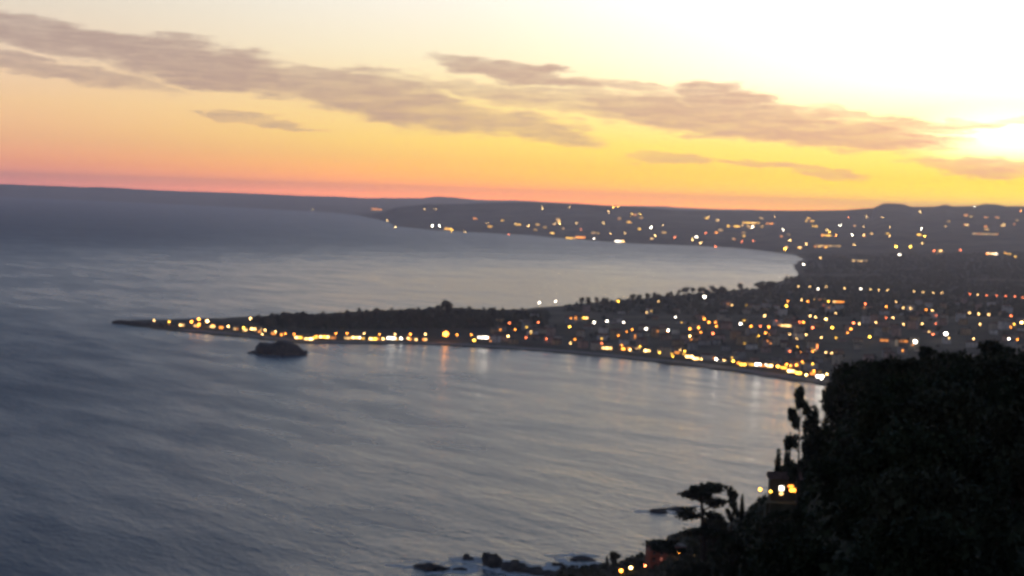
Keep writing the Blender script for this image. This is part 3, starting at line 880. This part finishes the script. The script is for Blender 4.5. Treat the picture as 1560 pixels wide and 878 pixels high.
M_WALL = {'cream': mat('plaster_cream', (.56, .49, .38), .9, .2, .4), 'grey': mat('plaster_grey', (.42, .41, .39), .9, .2, .4), 'ochre': mat('plaster_ochre', (.46, .32, .18), .9, .22, .4),
          'pink': mat('plaster_pink', (.46, .32, .27), .9, .2, .4), 'white': mat('plaster_white', (.74, .71, .66), .9, .15, .4), 'red': mat('plaster_red', (.23, .075, .05), .9, .25, .4)}
M_TILE = mat('roof_tile', (.16, .08, .055), .9, .3, .8)
M_FLATR = mat('roof_flat', (.17, .16, .15), .9, .2, .4)
M_PANE = mat('dark_pane', (.03, .035, .04), .15, .2, 1.0, .5)
M_FRAME = mat('frame_paint', (.2, .19, .17), .7, .1, 1.0)
M_AWN = mat('awning_cloth', (.22, .17, .13), .9, .2, 1.0)
LITP = {}


def lit_pane(key, s):
    k = (key, s)
    if k not in LITP: LITP[k] = mat('lit_window_%s_%d' % (key, int(s * 10)), (.5, .5, .5), .4, .1, 1.0, .3, None, 0, GLOW[key], s)
    return LITP[k]


unit_pane = {}


def pane_mesh(key=None, s=0):
    k = (key, s)
    if k not in unit_pane:
        unit_pane[k] = MB().box(-.5, .5, -.06, .02, -.5, .5).mesh('window', M_PANE if key is None else lit_pane(key, s))
    return unit_pane[k]


body_cache = {}


def body(colname, w, d, h):
    k = (colname, round(w), round(d), round(h))
    if k not in body_cache:
        w_, d_, h_ = k[1] / 2, k[2] / 2, k[3]
        body_cache[k] = (MB().box(-w_, w_, -d_, d_, -2, h_).mesh('wall', M_WALL[colname]),
                         MB().box(-w_ - .2, w_ + .2, -d_ - .2, -d_, h_ - .2, h_ + .8).box(-w_ - .2, w_ + .2, d_, d_ + .2, h_ - .2, h_ + .8).box(-w_ - .2, -w_, -d_, d_, h_ - .2, h_ + .8).box(w_, w_ + .2, -d_, d_, h_ - .2, h_ + .8)
                         .box(-w_, w_, -d_, d_, h_ + .003, h_ + .12).mesh('roof', M_FLATR),
                         MB().add([(-w_ - .5, -d_ - .5, h_), (w_ + .5, -d_ - .5, h_), (w_ + .5, d_ + .5, h_), (-w_ - .5, d_ + .5, h_), (-w_ - .5, 0, h_ + d_ * .55), (w_ + .5, 0, h_ + d_ * .55)],
                                  [(0, 1, 5, 4), (2, 3, 4, 5), (0, 4, 3), (1, 2, 5), (0, 3, 2, 1)]).mesh('roof', M_TILE), k)
    return body_cache[k]


def lit_front(px, py, wpx, key, s, label, group, storeys=1, cat='building'):
    """a low building whose ground floor windows glow towards the sea"""
    p = ground_at(px, py, 2.2)
    if p is None: return
    D = math.hypot(p[0], p[1]); w = max(wpx * D / FPX, 6)
    far = D > 6500
    h = 4.6 + 3.1 * (storeys - 1) + (3 if far else 0)
    fac = math.atan2(p[0], p[1])
    cn = random.choice(['cream', 'grey', 'ochre', 'white'])
    wall, flat, gable, k = body(cn, w, 9, h)
    o = link('lit_building', None, None, (p[0] + math.sin(fac) * 4.5, p[1] + math.cos(fac) * 4.5, p[2]), -fac + random.uniform(-.06, .06))
    tag(o, label, cat, group)
    link('wall', wall, o); link('roof', flat, o)
    nw = max(2, min(6, int(w / 4.5))); ww = w / nw
    wh = 2.5 if not far else 4.0
    for i in range(nw):
        if random.random() < .1: continue
        ks = s * random.choice((.6, 1.0, 1.0, 1.5)); kk = key if random.random() < .75 else random.choice('coy')
        link('window', pane_mesh(kk, round(ks, 1)), o, (-w / 2 + ww * (i + .5), -k[2] / 2 - .02, .6 + wh / 2), 0, (ww * .8, 1, wh))
    if not far:
        link('awning', MB().add([(-w / 2, -k[2] / 2, 3.5), (w / 2, -k[2] / 2, 3.5), (w / 2, -k[2] / 2 - 2.2, 3.1), (-w / 2, -k[2] / 2 - 2.2, 3.1), (-w / 2, -k[2] / 2, 3.58), (w / 2, -k[2] / 2, 3.58), (w / 2, -k[2] / 2 - 2.2, 3.18), (-w / 2, -k[2] / 2 - 2.2, 3.18)],
                                [(0, 1, 2, 3), (7, 6, 5, 4), (0, 4, 5, 1), (1, 5, 6, 2), (2, 6, 7, 3), (3, 7, 4, 0)]).mesh('awning', M_AWN), o)


# lamps along the cape: pixel, colour, size
CAPE = [(235, 488, 'c', .9), (258, 490, 'y', 1.2), (292, 490, 'o', 1.9), (303, 486, 'o', 1.9), (303, 494, 'o', 1.7), (316, 489, 'c', 2.1), (324, 496, 'o', 1.0), (348, 497, 'c', 1.4), (371, 499, 'y', 1.3),
        (382, 485, 'c', 1.5), (400, 509, 'c', .9), (404, 503, 'c', 1.2), (420, 505, 'c', 1.2), (435, 508, 'o', 1.1), (448, 509, 'o', 1.1), (482, 512, 'o', 1), (512, 508, 'o', 1.2), (529, 508, 'o', 1.2),
        (555, 508, 'c', 1.1), (578, 509, 'o', 1.1), (602, 509, 'c', 1.1), (625, 509, 'o', 1.4), (648, 509, 'c', 1.3), (696, 510, 'o', 1.2), (718, 510, 'o', 1.1)]
for i, (x, y, c, mg) in enumerate(CAPE):
    lamp(x, y, c, mg, '%s street lamp glowing on the shore road along the cape' % COLN[c], 'lamps along the cape shore')
lamp(679, 508, 'o', 5.0, 'largest and brightest orange lamp, its light streaking the water by the pier', None, 11, 13.0)
CFRONT = [(390, 501, 18, 'c'), (455, 514, 12, 'c'), (470, 516, 14, 'c'), (494, 513, 16, 'c'), (541, 514, 24, 'w'), (568, 516, 13, 'c'), (582, 516, 8, 'c'), (601, 515, 24, 'w'), (620, 515, 12, 'c'), (632, 517, 9, 'c'), (738, 514, 22, 'w'), (720, 518, 8, 'b')]
pos_w = ['nearest the cape tip', 'just above the islet', 'right of the islet', 'third along from the islet', 'white and wide, midway along the cape', 'small and warm, next to the wide white one', 'narrowest of the warm fronts',
         'second wide white front', 'joined to the second wide white front', 'last warm front before the brightest orange lamp', 'long white front beyond the brightest orange lamp', 'small bluish front beside the pier']
for (x, y, w_, c), pw in zip(CFRONT, pos_w):
    lit_front(x, y, w_, c, 8.0, 'glowing seafront restaurant on the cape, ' + pw, 'lit restaurants on the cape')

TOWN = [(774, 512, 'c', 1.5), (776, 492, 'r', 1), (785, 502, 'o', 1.1), (801, 514, 'r', .9), (832, 516, 'r', .9), (868, 498, 'y', 1.3), (820, 491, 'r', .9), (942, 459, 'y', 1.4), (925, 489, 'w', 1.7), (905, 491, 'w', 1.6),
        (950, 491, 'w', 1.2), (880, 503, 'c', .9), (984, 501, 'w', 1.7), (1018, 503, 'w', 1.8), (963, 502, 'o', .9), (977, 508, 'o', 1.1), (964, 508, 'o', .7), (955, 505, 'o', .7), (985, 476, 'c', .7), (1003, 459, 'c', .6),
        (1029, 483, 'w', 1.0), (1073, 486, 'o', 1.3), (1080, 491, 'o', 1.6), (1090, 491, 'o', 1.1), (1102, 490, 'o', 1.6), (1051, 501, 'o', 1.6), (1064, 499, 'o', 1.6), (1068, 506, 'o', 1.1), (1051, 512, 'c', 1.7),
        (1086, 508, 'r', 1.4), (1091, 497, 'o', 1.2), (869, 523, 'c', .8), (890, 520, 'r', 1.1), (1128, 493, 'w', 1.7), (1144, 497, 'o', 1.4), (1165, 481, 'c', 1.3), (1158, 497, 'r', .9), (1171, 498, 'o', 1.6),
        (1166, 507, 'o', 1.2), (1154, 512, 'y', 2.0), (1172, 511, 'o', 1.2), (1123, 511, 'r', 1.2), (1115, 465, 'c', .6), (1198, 466, 'y', 1.6), (1200, 459, 'o', 1.0), (1221, 457, 'c', .8), (1231, 459, 'o', 1.1),
        (1262, 459, 'y', 1.2), (1234, 481, 'c', 1.0), (1242, 483, 'c', 1.0), (1224, 491, 'o', 1.5), (1258, 486, 'c', 1.7), (1268, 499, 'y', 1.6), (1238, 499, 'r', 1.4), (1204, 486, 'c', .8), (1203, 509, 'c', .8),
        (1228, 510, 'c', .9), (1251, 514, 'c', 1), (1273, 477, 'c', .7), (1214, 516, 'c', .7), (1214, 529, 'y', 1.6), (1220, 537, 'o', 1.4), (1203, 535, 'r', .9), (1236, 531, 'c', 1.2), (1241, 533, 'c', .9), (1258, 537, 'c', .9),
        (1267, 538, 'c', .8), (1274, 537, 'c', .9), (1300, 492, 'r', 1.4), (1309, 493, 'c', 1.1), (1296, 501, 'o', 1.4), (1291, 507, 'o', .9), (1292, 577, 'r', 1.1), (1304, 582, 'y', 1.8), (1360, 484, 'c', 1.1), (1350, 484, 'r', .7),
        (1334, 491, 'c', .8), (1347, 492, 'c', .8), (1376, 494, 'c', .8), (1405, 493, 'c', 1.1), (1425, 493, 'r', .6), (1493, 494, 'c', 1), (1524, 492, 'c', .9), (1537, 491, 'y', .9), (1545, 494, 'y', 1.1),
        (1325, 513, 'y', 1.6), (1421, 509, 'r', 1.1), (1483, 516, 'c', .8), (1550, 517, 'o', 1.1), (1318, 463, 'r', 1.0), (1350, 467, 'o', 1.1), (1365, 460, 'c', .5), (1376, 469, 'c', .8), (1387, 470, 'c', .8), (1411, 472, 'o', .8),
        (1420, 473, 'c', .9), (1477, 477, 'c', .8), (1491, 478, 'c', .9), (1506, 479, 'c', .9), (1540, 481, 'r', 1.1)]
for (x, y, c, mg) in TOWN:
    zone = 'among the houses near the beach' if y > 505 else ('in the middle of the bay town' if x < 1290 else 'on the dark plain beyond the near wood')
    lamp(x, y, c, mg, '%s street lamp shining %s' % (COLN[c], zone), 'lamps in the bay town')
lamp(1073, 452, 'w', 2.0, 'lone bright white floodlight before the tree belt at the far bay edge', None, 12)
lamp(822, 461, 'w', 1.5, 'bright white lamp on the rise behind the cape grove, larger of two', None, 10)
lamp(846, 459, 'w', 1.2, 'bright white lamp on the rise behind the cape grove, smaller of two', None, 10)
lamp(1394, 520, 'w', 2.7, 'very bright white floodlight just over the near wood, above its lit yard', None, 9)
lamp(1441, 508, 'w', 2.7, 'very bright pinkish white floodlight beside a small red lamp over the wood', None, 9)
lamp(1537, 516, 'w', 1.5, 'cool white lamp just over the wood at the picture edge', None, 9)
lamp(1556, 491, 'c', 2.0, 'large warm lamp cut by the picture edge above the wood', None, 9)
lamp(1246, 440, 'w', 1.1, 'white lamp in the row along the dark woods, largest of the row', None, 12)
lamp(1311, 440, 'w', 1.1, 'white lamp in the row along the dark woods, second brightest', None, 12)
for (x, y, c) in [(1216, 436, 'c'), (1234, 437, 'c'), (1259, 437, 'c'), (1286, 439, 'c'), (1326, 441, 'c'), (1339, 442, 'c'), (1352, 442, 'c'), (1392, 444, 'c'), (1406, 445, 'c'), (1422, 446, 'c'), (1435, 446, 'c'),
                  (1477, 448, 'r'), (1489, 449, 'c'), (1503, 450, 'r'), (1518, 450, 'r'), (1532, 451, 'r'), (1546, 452, 'r'), (1558, 453, 'r')]:
    lamp(x, y, c, .45, 'faint %s road lamp in the row crossing the dark woods' % COLN[c], 'road lamps across the dark woods', 12)
BEACH = [(917, 523, 'r', .9), (947, 526, 'o', 1.2), (960, 533, 'c', 1.3), (975, 528, 'y', 1.1), (1005, 537, 'y', 1.2), (1025, 543, 'y', .9), (1043, 535, 'y', 1.2), (1068, 547, 'c', 1.1), (1091, 547, 'w', 1.9), (1103, 549, 'c', 1.1),
         (1117, 550, 'y', 1.8), (1185, 558, 'o', 2.0), (1198, 555, 'o', 1.6), (1204, 557, 'o', 1.5), (1213, 556, 'o', 1.5), (1228, 571, 'c', 1.8), (1240, 565, 'o', 1.5), (1252, 577, 'w', 1.5), (1260, 570, 'c', 1.4), (1222, 551, 'o', 1.2)]
for (x, y, c, mg) in BEACH:
    lamp(x, y, c, mg, '%s promenade lamp in the row along the beach' % COLN[c], 'lamps along the beach')
BFRONT = [(925, 530, 16, 'c', 5), (947, 531, 11, 'o', 6), (968, 532, 10, 'c', 6), (986, 534, 10, 'c', 5), (1018, 539, 13, 'y', 6), (1051, 543, 14, 'c', 6), (1060, 546, 9, 'c', 5), (1132, 555, 9, 'y', 6), (1144, 553, 15, 'w', 9), (1160, 555, 20, 'w', 10),
          (1172, 557, 9, 'c', 7), (1234, 553, 12, 'r', 3), (1206, 565, 13, 'c', 7), (1217, 568, 9, 'y', 6), (1249, 573, 12, 'w', 8)]
pos_b = ['first one from the cape', 'orange, second from the cape', 'narrow, third from the cape', 'narrow, fourth from the cape', 'yellow, alone midway', 'warm, beside a smaller lit front', 'smaller of two neighbours midway', 'yellow, left of the brightest pair',
         'brightest pair, left one', 'brightest pair, right one and widest', 'narrow, just right of the brightest pair', 'reddish, set back from the beach', 'warm, low by the water near the hillside', 'yellow, small, near the hillside', 'white, last before the hillside']
for (x, y, w_, c, s), pw in zip(BFRONT, pos_b):
    lit_front(x, y, w_, c, float(s) * 1.4, 'lit beach building, ' + pw, 'lit buildings along the beach')
for (x, y, w_, c, s, lab) in [(887, 484, 18, 'y', 5, 'low building with a yellow-lit front behind the cape end of town'), (1249, 457, 18, 'y', 6, 'yellow-lit building on the dark plain, brightest there'), (1282, 460, 26, 'o', 3.5, 'long low orange-lit building on the dark plain'),
                              (1198, 496, 18, 'c', 4, 'warm-lit building in mid town, longer of two neighbours'), (1211, 498, 12, 'y', 4, 'yellow-lit building in mid town, shorter of two neighbours'), (1362, 519, 42, 'o', .9, 'long dim orange-lit warehouse beside the bright white floodlight')]:
    lit_front(x, y, w_, c, float(s), lab, None)

FARL = [(475, 319, 'c', .8), (590, 337, 'c', .5), (602, 346, 'c', .8), (659, 344, 'w', 1.6), (670, 344, 'w', 1.6), (688, 351, 'y', .9), (663, 318, 'c', .7), (647, 318, 'c', .5), (805, 344, 'c', .9), (708, 353, 'c', .4), (775, 357, 'r', .5),
        (743, 340, 'c', .4), (785, 341, 'c', .5), (826, 317, 'c', .8), (868, 315, 'c', .5), (852, 341, 'c', 1.1), (845, 341, 'c', .6), (878, 339, 'c', .5), (920, 340, 'c', .6), (934, 315, 'y', .8), (942, 315, 'y', .9), (927, 323, 'c', .8),
        (962, 326, 'y', .9), (975, 326, 'y', .9), (992, 347, 'w', 1.6), (998, 359, 'c', 1.0), (1010, 343, 'c', .5), (885, 350, 'r', .6), (905, 364, 'w', 1.2), (930, 356, 'c', .6), (952, 356, 'c', .6), (1028, 362, 'r', .8), (1061, 361, 'w', 1.3),
        (1055, 365, 'c', 1.0), (1067, 370, 'c', 1.2), (1075, 355, 'r', .6), (1090, 376, 'r', .8), (1146, 346, 'w', 1.1), (1193, 350, 'w', .9), (1130, 368, 'r', .7), (1148, 367, 'r', .6), (1196, 379, 'y', 1.8), (1079, 330, 'c', .5), (1203, 366, 'c', 1.0),
        (1260, 350, 'c', .9), (1264, 353, 'y', 1.1), (1274, 359, 'o', 1.3), (1279, 343, 'w', 1.0), (1298, 358, 'w', 1.3), (1316, 358, 'c', .8), (1228, 372, 'c', 1.0), (1301, 373, 'c', .6), (1281, 318, 'w', .9), (1293, 331, 'r', .7), (1320, 330, 'c', .5),
        (1356, 346, 'c', .6), (1355, 360, 'c', .5), (1402, 323, 'c', .9), (1484, 316, 'w', .9), (1404, 349, 'w', 1.2), (1408, 360, 'y', 1.5), (1405, 371, 'c', .6), (1365, 376, 'y', 1.8), (1387, 376, 'y', 1.5), (1370, 388, 'w', 1.1), (1423, 382, 'r', 1.0),
        (1224, 403, 'w', 1.1), (1250, 393, 'c', .7), (1555, 321, 'o', .7), (1530, 341, 'c', .5), (1316, 345, 'c', .5), (1463, 381, 'r', .6), (1480, 330, 'c', .4), (1440, 345, 'c', .4), (1345, 330, 'c', .4), (1180, 330, 'c', .4)]
uniq = {(1196, 379): 'yellow lamp at the inner corner of the far bay', (992, 347): 'bright white lamp alone on the far coast', (659, 344): 'bright white lamp on the far point, left of a pair', (670, 344): 'bright white lamp on the far point, right of a pair',
        (1365, 376): 'bright yellow lamp far inland, left of a pair', (1387, 376): 'bright yellow lamp far inland, right of a pair', (1408, 360): 'yellow lamp far inland under a white one', (475, 319): 'single faint lamp on the hazy far shore, farthest out to sea',
        (1281, 318): 'white lamp on the far skyline left of the knoll', (1484, 316): 'white lamp on the far skyline right of the knoll'}
for (x, y, c, mg) in FARL:
    lamp(x, y, c, mg, uniq.get((x, y), 'small %s light scattered over the hazy far coast' % COLN[c]), None if (x, y) in uniq else 'lights of the far coast')
FFR = [(573, 319, 15, 'o', 'orange lit building on the hazy point across the sea'), (683, 349, 11, 'y', 'yellow lit building at the water beside two white lamps'), (870, 363, 15, 'y', 'yellow lit building on the far waterfront'),
       (884, 362, 15, 'o', 'orange lit building on the far waterfront, next to the yellow one'), (944, 368, 14, 'w', 'white lit building at the far water edge'), (1118, 345, 20, 'y', 'yellow lit building inland of the far bay, lower of a long row'),
       (1145, 340, 28, 'y', 'longest yellow lit building inland of the far bay'), (1175, 341, 15, 'o', 'orange lit building at the end of a long row inland'), (1234, 337, 13, 'y', 'yellow lit building high in the inland cluster'),
       (1242, 345, 9, 'y', 'small yellow lit building in the inland cluster'), (1259, 359, 15, 'y', 'yellow lit building low in the inland cluster'), (1511, 387, 16, 'w', 'white lit building alone on the dark plain to the right'),
       (1262, 375, 38, 'c', 'long pale lit road building behind the far bay corner'), (1310, 398, 24, 'c', 'pale dim lit building above the dark woods'), (1500, 357, 36, 'c', 'long pale dim lit building far inland on the right')]
for i, (x, y, w_, c, lab) in enumerate(FFR):
    lit_front(x, y, w_, c, 1.6 if i >= 12 else (11.0 if c == 'w' else 6.0), lab, 'lit buildings of the far coast')

# lit filler boxes added to close the bright line of the waterfront
for k_ in range(20):
    px = 250 + 400 * (k_ + random.random()) / 20; py = float(np.interp(px, [250, 320, 380, 440, 480, 640], [494, 497, 503, 511, 514, 517]))
    lit_front(px, py, random.uniform(5, 9), random.choice('oocy'), random.choice((1.5, 2.5, 3.5)), 'small added amber-lit kiosk on the shore road along the cape', 'added filler lights along the cape shore', 1, 'filler')
for k_ in range(22):
    px = 905 + 350 * (k_ + random.random()) / 22; py = float(np.interp(px, [905, 1000, 1120, 1260], [527, 537, 552, 573])) - random.uniform(0, 4)
    lit_front(px, py, random.uniform(5, 10), random.choice('ooyc'), random.choice((1.2, 2.0, 3.0)), 'small added amber-lit kiosk behind the beach', 'added filler lights behind the beach', 1, 'filler')
for k_ in range(64):
    px = random.uniform(1080, 1560) if k_ % 3 else random.uniform(720, 1100)
    py = random.uniform(328, 396) if px > 1215 else random.uniform(326, float(np.interp(px, [720, 1100, 1215], [350, 372, 384])))
    lit_front(px, py, random.uniform(3, 7), random.choice('oyyc'), random.choice((2.0, 3.5, 6.0)), 'tiny lit house on the hazy far coast', 'lit houses of the far coast', 1, 'house')

# ------------------------------------------------------------------ houses of the bay town
HC = ['cream', 'grey', 'ochre', 'pink', 'white']
hs = []; cnt = 0
for k in range(2500):
    if cnt >= 230: break
    px = random.uniform(745, 1590); py = random.uniform(462, 566)
    if py < np.interp(px, [745, 830, 900, 1040, 1220, 1590], [496, 480, 474, 466, 458, 466]) or py > np.interp(px, [745, 880, 1060, 1240, 1590], [522, 532, 549, 571, 560]): continue
    p = ground_at(px, py)
    if p is None or shore_dist(np.array([p[0]]), np.array([p[1]]))[0] < 45: continue
    if any((p[0] - s[0]) ** 2 + (p[1] - s[1]) ** 2 < 19 ** 2 for s in hs): continue
    hs.append((p[0], p[1])); cnt += 1
    cn = random.choice(HC); st = random.choice((1, 2, 2, 3, 3, 4)); w = random.choice((9, 11, 14)); d = random.choice((8, 10)); h = 3.1 * st
    gab = random.random() < .5
    wall, flat, gable, kk = body(cn, w, d, h)
    o = link('town_house', None, None, p, -math.atan2(p[0], p[1]) + random.choice((-.5, -.3, .25, .45, .6)) + random.uniform(-.1, .1))
    zone = 'near the beach' if py > 520 else ('in mid town' if px < 1290 else 'on the plain beyond the wood')
    tag(o, 'unlit %s house %s, %s with a %s roof' % (cn, zone, ['one storey', 'two storeys', 'three storeys', 'four storeys'][st - 1], 'pitched tile' if gab else 'flat'), 'house', 'houses of the bay town')
    link('wall', wall, o); link('roof', gable if gab else flat, o)
    for s_ in range(st):
        for j in range(2 if w < 14 else 3):
            if random.random() < .35: continue
            lit = random.random() < (.1 if px < 1290 else .03)
            m_ = pane_mesh(random.choice('cooyr'), random.choice((4.0, 8.0, 14.0))) if lit else pane_mesh()
            link('window', m_, o, ((j + .5) / (2 if w < 14 else 3) * kk[1] - kk[1] / 2, -kk[2] / 2 - .02, 3.1 * s_ + 1.7), 0, (1.3, 1, 1.5))
            if lit: o['label'] = o['label'].replace('unlit', 'dim')

# ------------------------------------------------------------------ red house on the headland
p = at_d(1012, 870, 1165); zb = float(hill_z(p[0], p[1])[0]); D = 1165
zt = at_d(1012, 824, D)[2]
fac = math.atan2(p[0], p[1])
hb = link('headland_house', None, None, (p[0], p[1], zb), -fac + .22)
tag(hb, 'dark red flat-roofed block on the headland with an orange-lit awning', 'house')
HH = zt - zb
wall = MB().box(-9, 10, -6, 6, -4, HH - 4).box(-9, -1.5, -5, 6, HH - 4.003, HH - 1.2).box(2, 10, -4, 6, HH - 4.003, HH - 2.4)
link('wall', wall.mesh('wall', M_WALL['red']), hb)
rf = link('roof', MB().box(-9.4, 10.4, -6.4, 6.4, HH - 4.1, HH - 3.8).box(-9.3, -1.2, -5.3, 6.3, HH - 1.2, HH - .9).box(1.7, 10.3, -4.3, 6.3, HH - 2.4, HH - 2.1).mesh('roof', M_FLATR), hb)
link('chimney', MB().box(5, 6.2, 1, 2.2, HH - 2.2, HH - .2).mesh('chimney', M_WALL['red']), rf)
nst = max(2, int((HH - 4) // 3.2))
for s_ in range(nst):
    for j in range(5):
        wn = link('window', pane_mesh('r', .25) if (s_, j) in ((0, 1), (1, 3)) else pane_mesh(), hb, (-7 + 3.9 * j, -6.02, 1.9 + 3.2 * s_), 0, (1.4, 1, 1.7))
        link('sill', MB().box(-.6, .6, -.3, 0, -.62, -.5).mesh('sill', M_FRAME), wn)
link('awning', MB().add([(2, -6.03, 2.9), (9.5, -6.03, 2.9), (9.5, -9.5, 2.2), (2, -9.5, 2.2), (2, -6.03, 3.0), (9.5, -6.03, 3.0), (9.5, -9.5, 2.3), (2, -9.5, 2.3)],
                        [(0, 1, 2, 3), (7, 6, 5, 4), (0, 4, 5, 1), (1, 5, 6, 2), (2, 6, 7, 3), (3, 7, 4, 0)]).mesh('awning', mat('awning_orange', (.42, .2, .08), .9, .15, 1.0)), hb)
link('door', MB().box(-.55, .55, -.08, .02, 0, 2.2).mesh('door', M_FRAME), hb, (5.6, -6.02, 0))


def near_lamp(px, py, D, key, r_, E, label, group=None, hp=None):
    b_ = at_d(px, py, D); zg = float(hill_z(b_[0], b_[1])[0])
    hp = max(b_[2] - zg, 2.0)
    o = link('garden_lamp', None, None, (b_[0], b_[1], zg)); tag(o, label, 'lamp', group)
    link('post', post_me, o, (0, .11 * hp, 0), 0, (hp * .6, hp, hp))
    link('bulb', bulb_mesh(key, E), o, (0, 0, hp), 0, (r_, r_, r_))
    link('hood', hood_me, o, (0, 0, hp), 0, (r_ * .7, r_ * .7, r_ * .5))


near_lamp(961, 866, 1150, 'c', .75, 26, 'upper warm lamp beside the dark red house on the headland')
near_lamp(946, 875, 1150, 'o', .75, 26, 'lower orange lamp beside the dark red house on the headland')
near_lamp(1034, 870, 1140, 'o', .5, 34, 'small orange lamp over the awning of the dark red house')
near_lamp(983, 862, 1146, 'r', .4, 34, 'added reddish lamp between the warm lamp and the red house, lighting its front')  # red light added to brighten the house front
near_lamp(1058, 846, 990, 'c', .22, 6, 'faint lamp in the trees above the dark red house')

# ------------------------------------------------------------------ lit villa on the hillside
D = 500.0
p = at_d(1196, 757, D); zb = float(hill_z(p[0], p[1])[0]) ; zb = max(zb, p[2] - 2.5)
fac = math.atan2(p[0], p[1])
vl = link('hillside_villa', None, None, (p[0], p[1], zb), -fac + .1)
tag(vl, 'small villa with glowing white and orange windows on the dark hillside', 'house')
k = D / FPX
zw = at_d(1190, 745, D)[2] - zb
vw, vd = 23 * k, 5.0
vh = zw + 2.2
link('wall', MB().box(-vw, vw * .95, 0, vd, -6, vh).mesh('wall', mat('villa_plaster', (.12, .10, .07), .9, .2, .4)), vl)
link('roof', MB().add([(-vw - .5, -.6, vh), (vw + .4, -.6, vh), (vw + .4, vd + .6, vh), (-vw - .5, vd + .6, vh), (-vw - .5, vd / 2, vh + 1.3), (vw + .4, vd / 2, vh + 1.3)],
                      [(0, 1, 5, 4), (2, 3, 4, 5), (0, 4, 3), (1, 2, 5), (0, 3, 2, 1)]).mesh('roof', M_TILE), vl)
for (px, py, ww, wh, key, s) in [(1190, 744, 7, 7, 'w', 5), (1190, 752, 5, 4, 'c', 4), (1204, 741, 8, 3.5, 'o', 4), (1207, 747, 9, 5, 'o', 7)]:
    q_ = at_d(px, py, D)
    lx = (px - 1196) * k; lz = q_[2] - zb
    wn = link('window', pane_mesh(key, float(s)), vl, (lx, -.03, lz), 0, (ww * k, 1, wh * k))
    link('frame', MB().box(-.56, .56, -.05, .0, .5, .56).box(-.56, .56, -.05, .0, -.56, -.5).box(-.56, -.5, -.05, .0, -.5, .5).box(.5, .56, -.05, .0, -.5, .5).mesh('frame', M_FRAME), wn)
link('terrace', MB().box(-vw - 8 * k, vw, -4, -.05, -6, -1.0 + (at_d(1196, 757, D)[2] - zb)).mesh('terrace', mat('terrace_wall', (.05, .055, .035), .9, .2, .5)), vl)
near_lamp(1158, 746, D - 6, 'y', .34, 11, 'yellow terrace lamp at the outer end of the lit villa')
near_lamp(1174, 749, D - 6, 'y', .30, 9, 'yellow terrace lamp between the villa windows and the outer lamp')

# ------------------------------------------------------------------ evening haze over sea and land
hm = bpy.data.materials.new('haze_air'); hm.use_nodes = True
ht = hm.node_tree
for nd in list(ht.nodes):
    if nd.type == 'BSDF_PRINCIPLED': ht.nodes.remove(nd)
pv = ht.nodes.new('ShaderNodeVolumePrincipled')
pv.inputs['Color'].default_value = (.82, .81, 1.0, 1)
pv.inputs['Density'].default_value = 3.3e-5
pv.inputs['Anisotropy'].default_value = 0.76
ht.links.new(pv.outputs[0], ht.nodes['Material Output'].inputs['Volume'])
hz = link('haze', MB().box(-62000, 62000, -5000, 50000, -15, 375).mesh('haze', hm))
hz['kind'] = 'stuff'; hz['label'] = 'thin evening haze over the sea and the far coast'
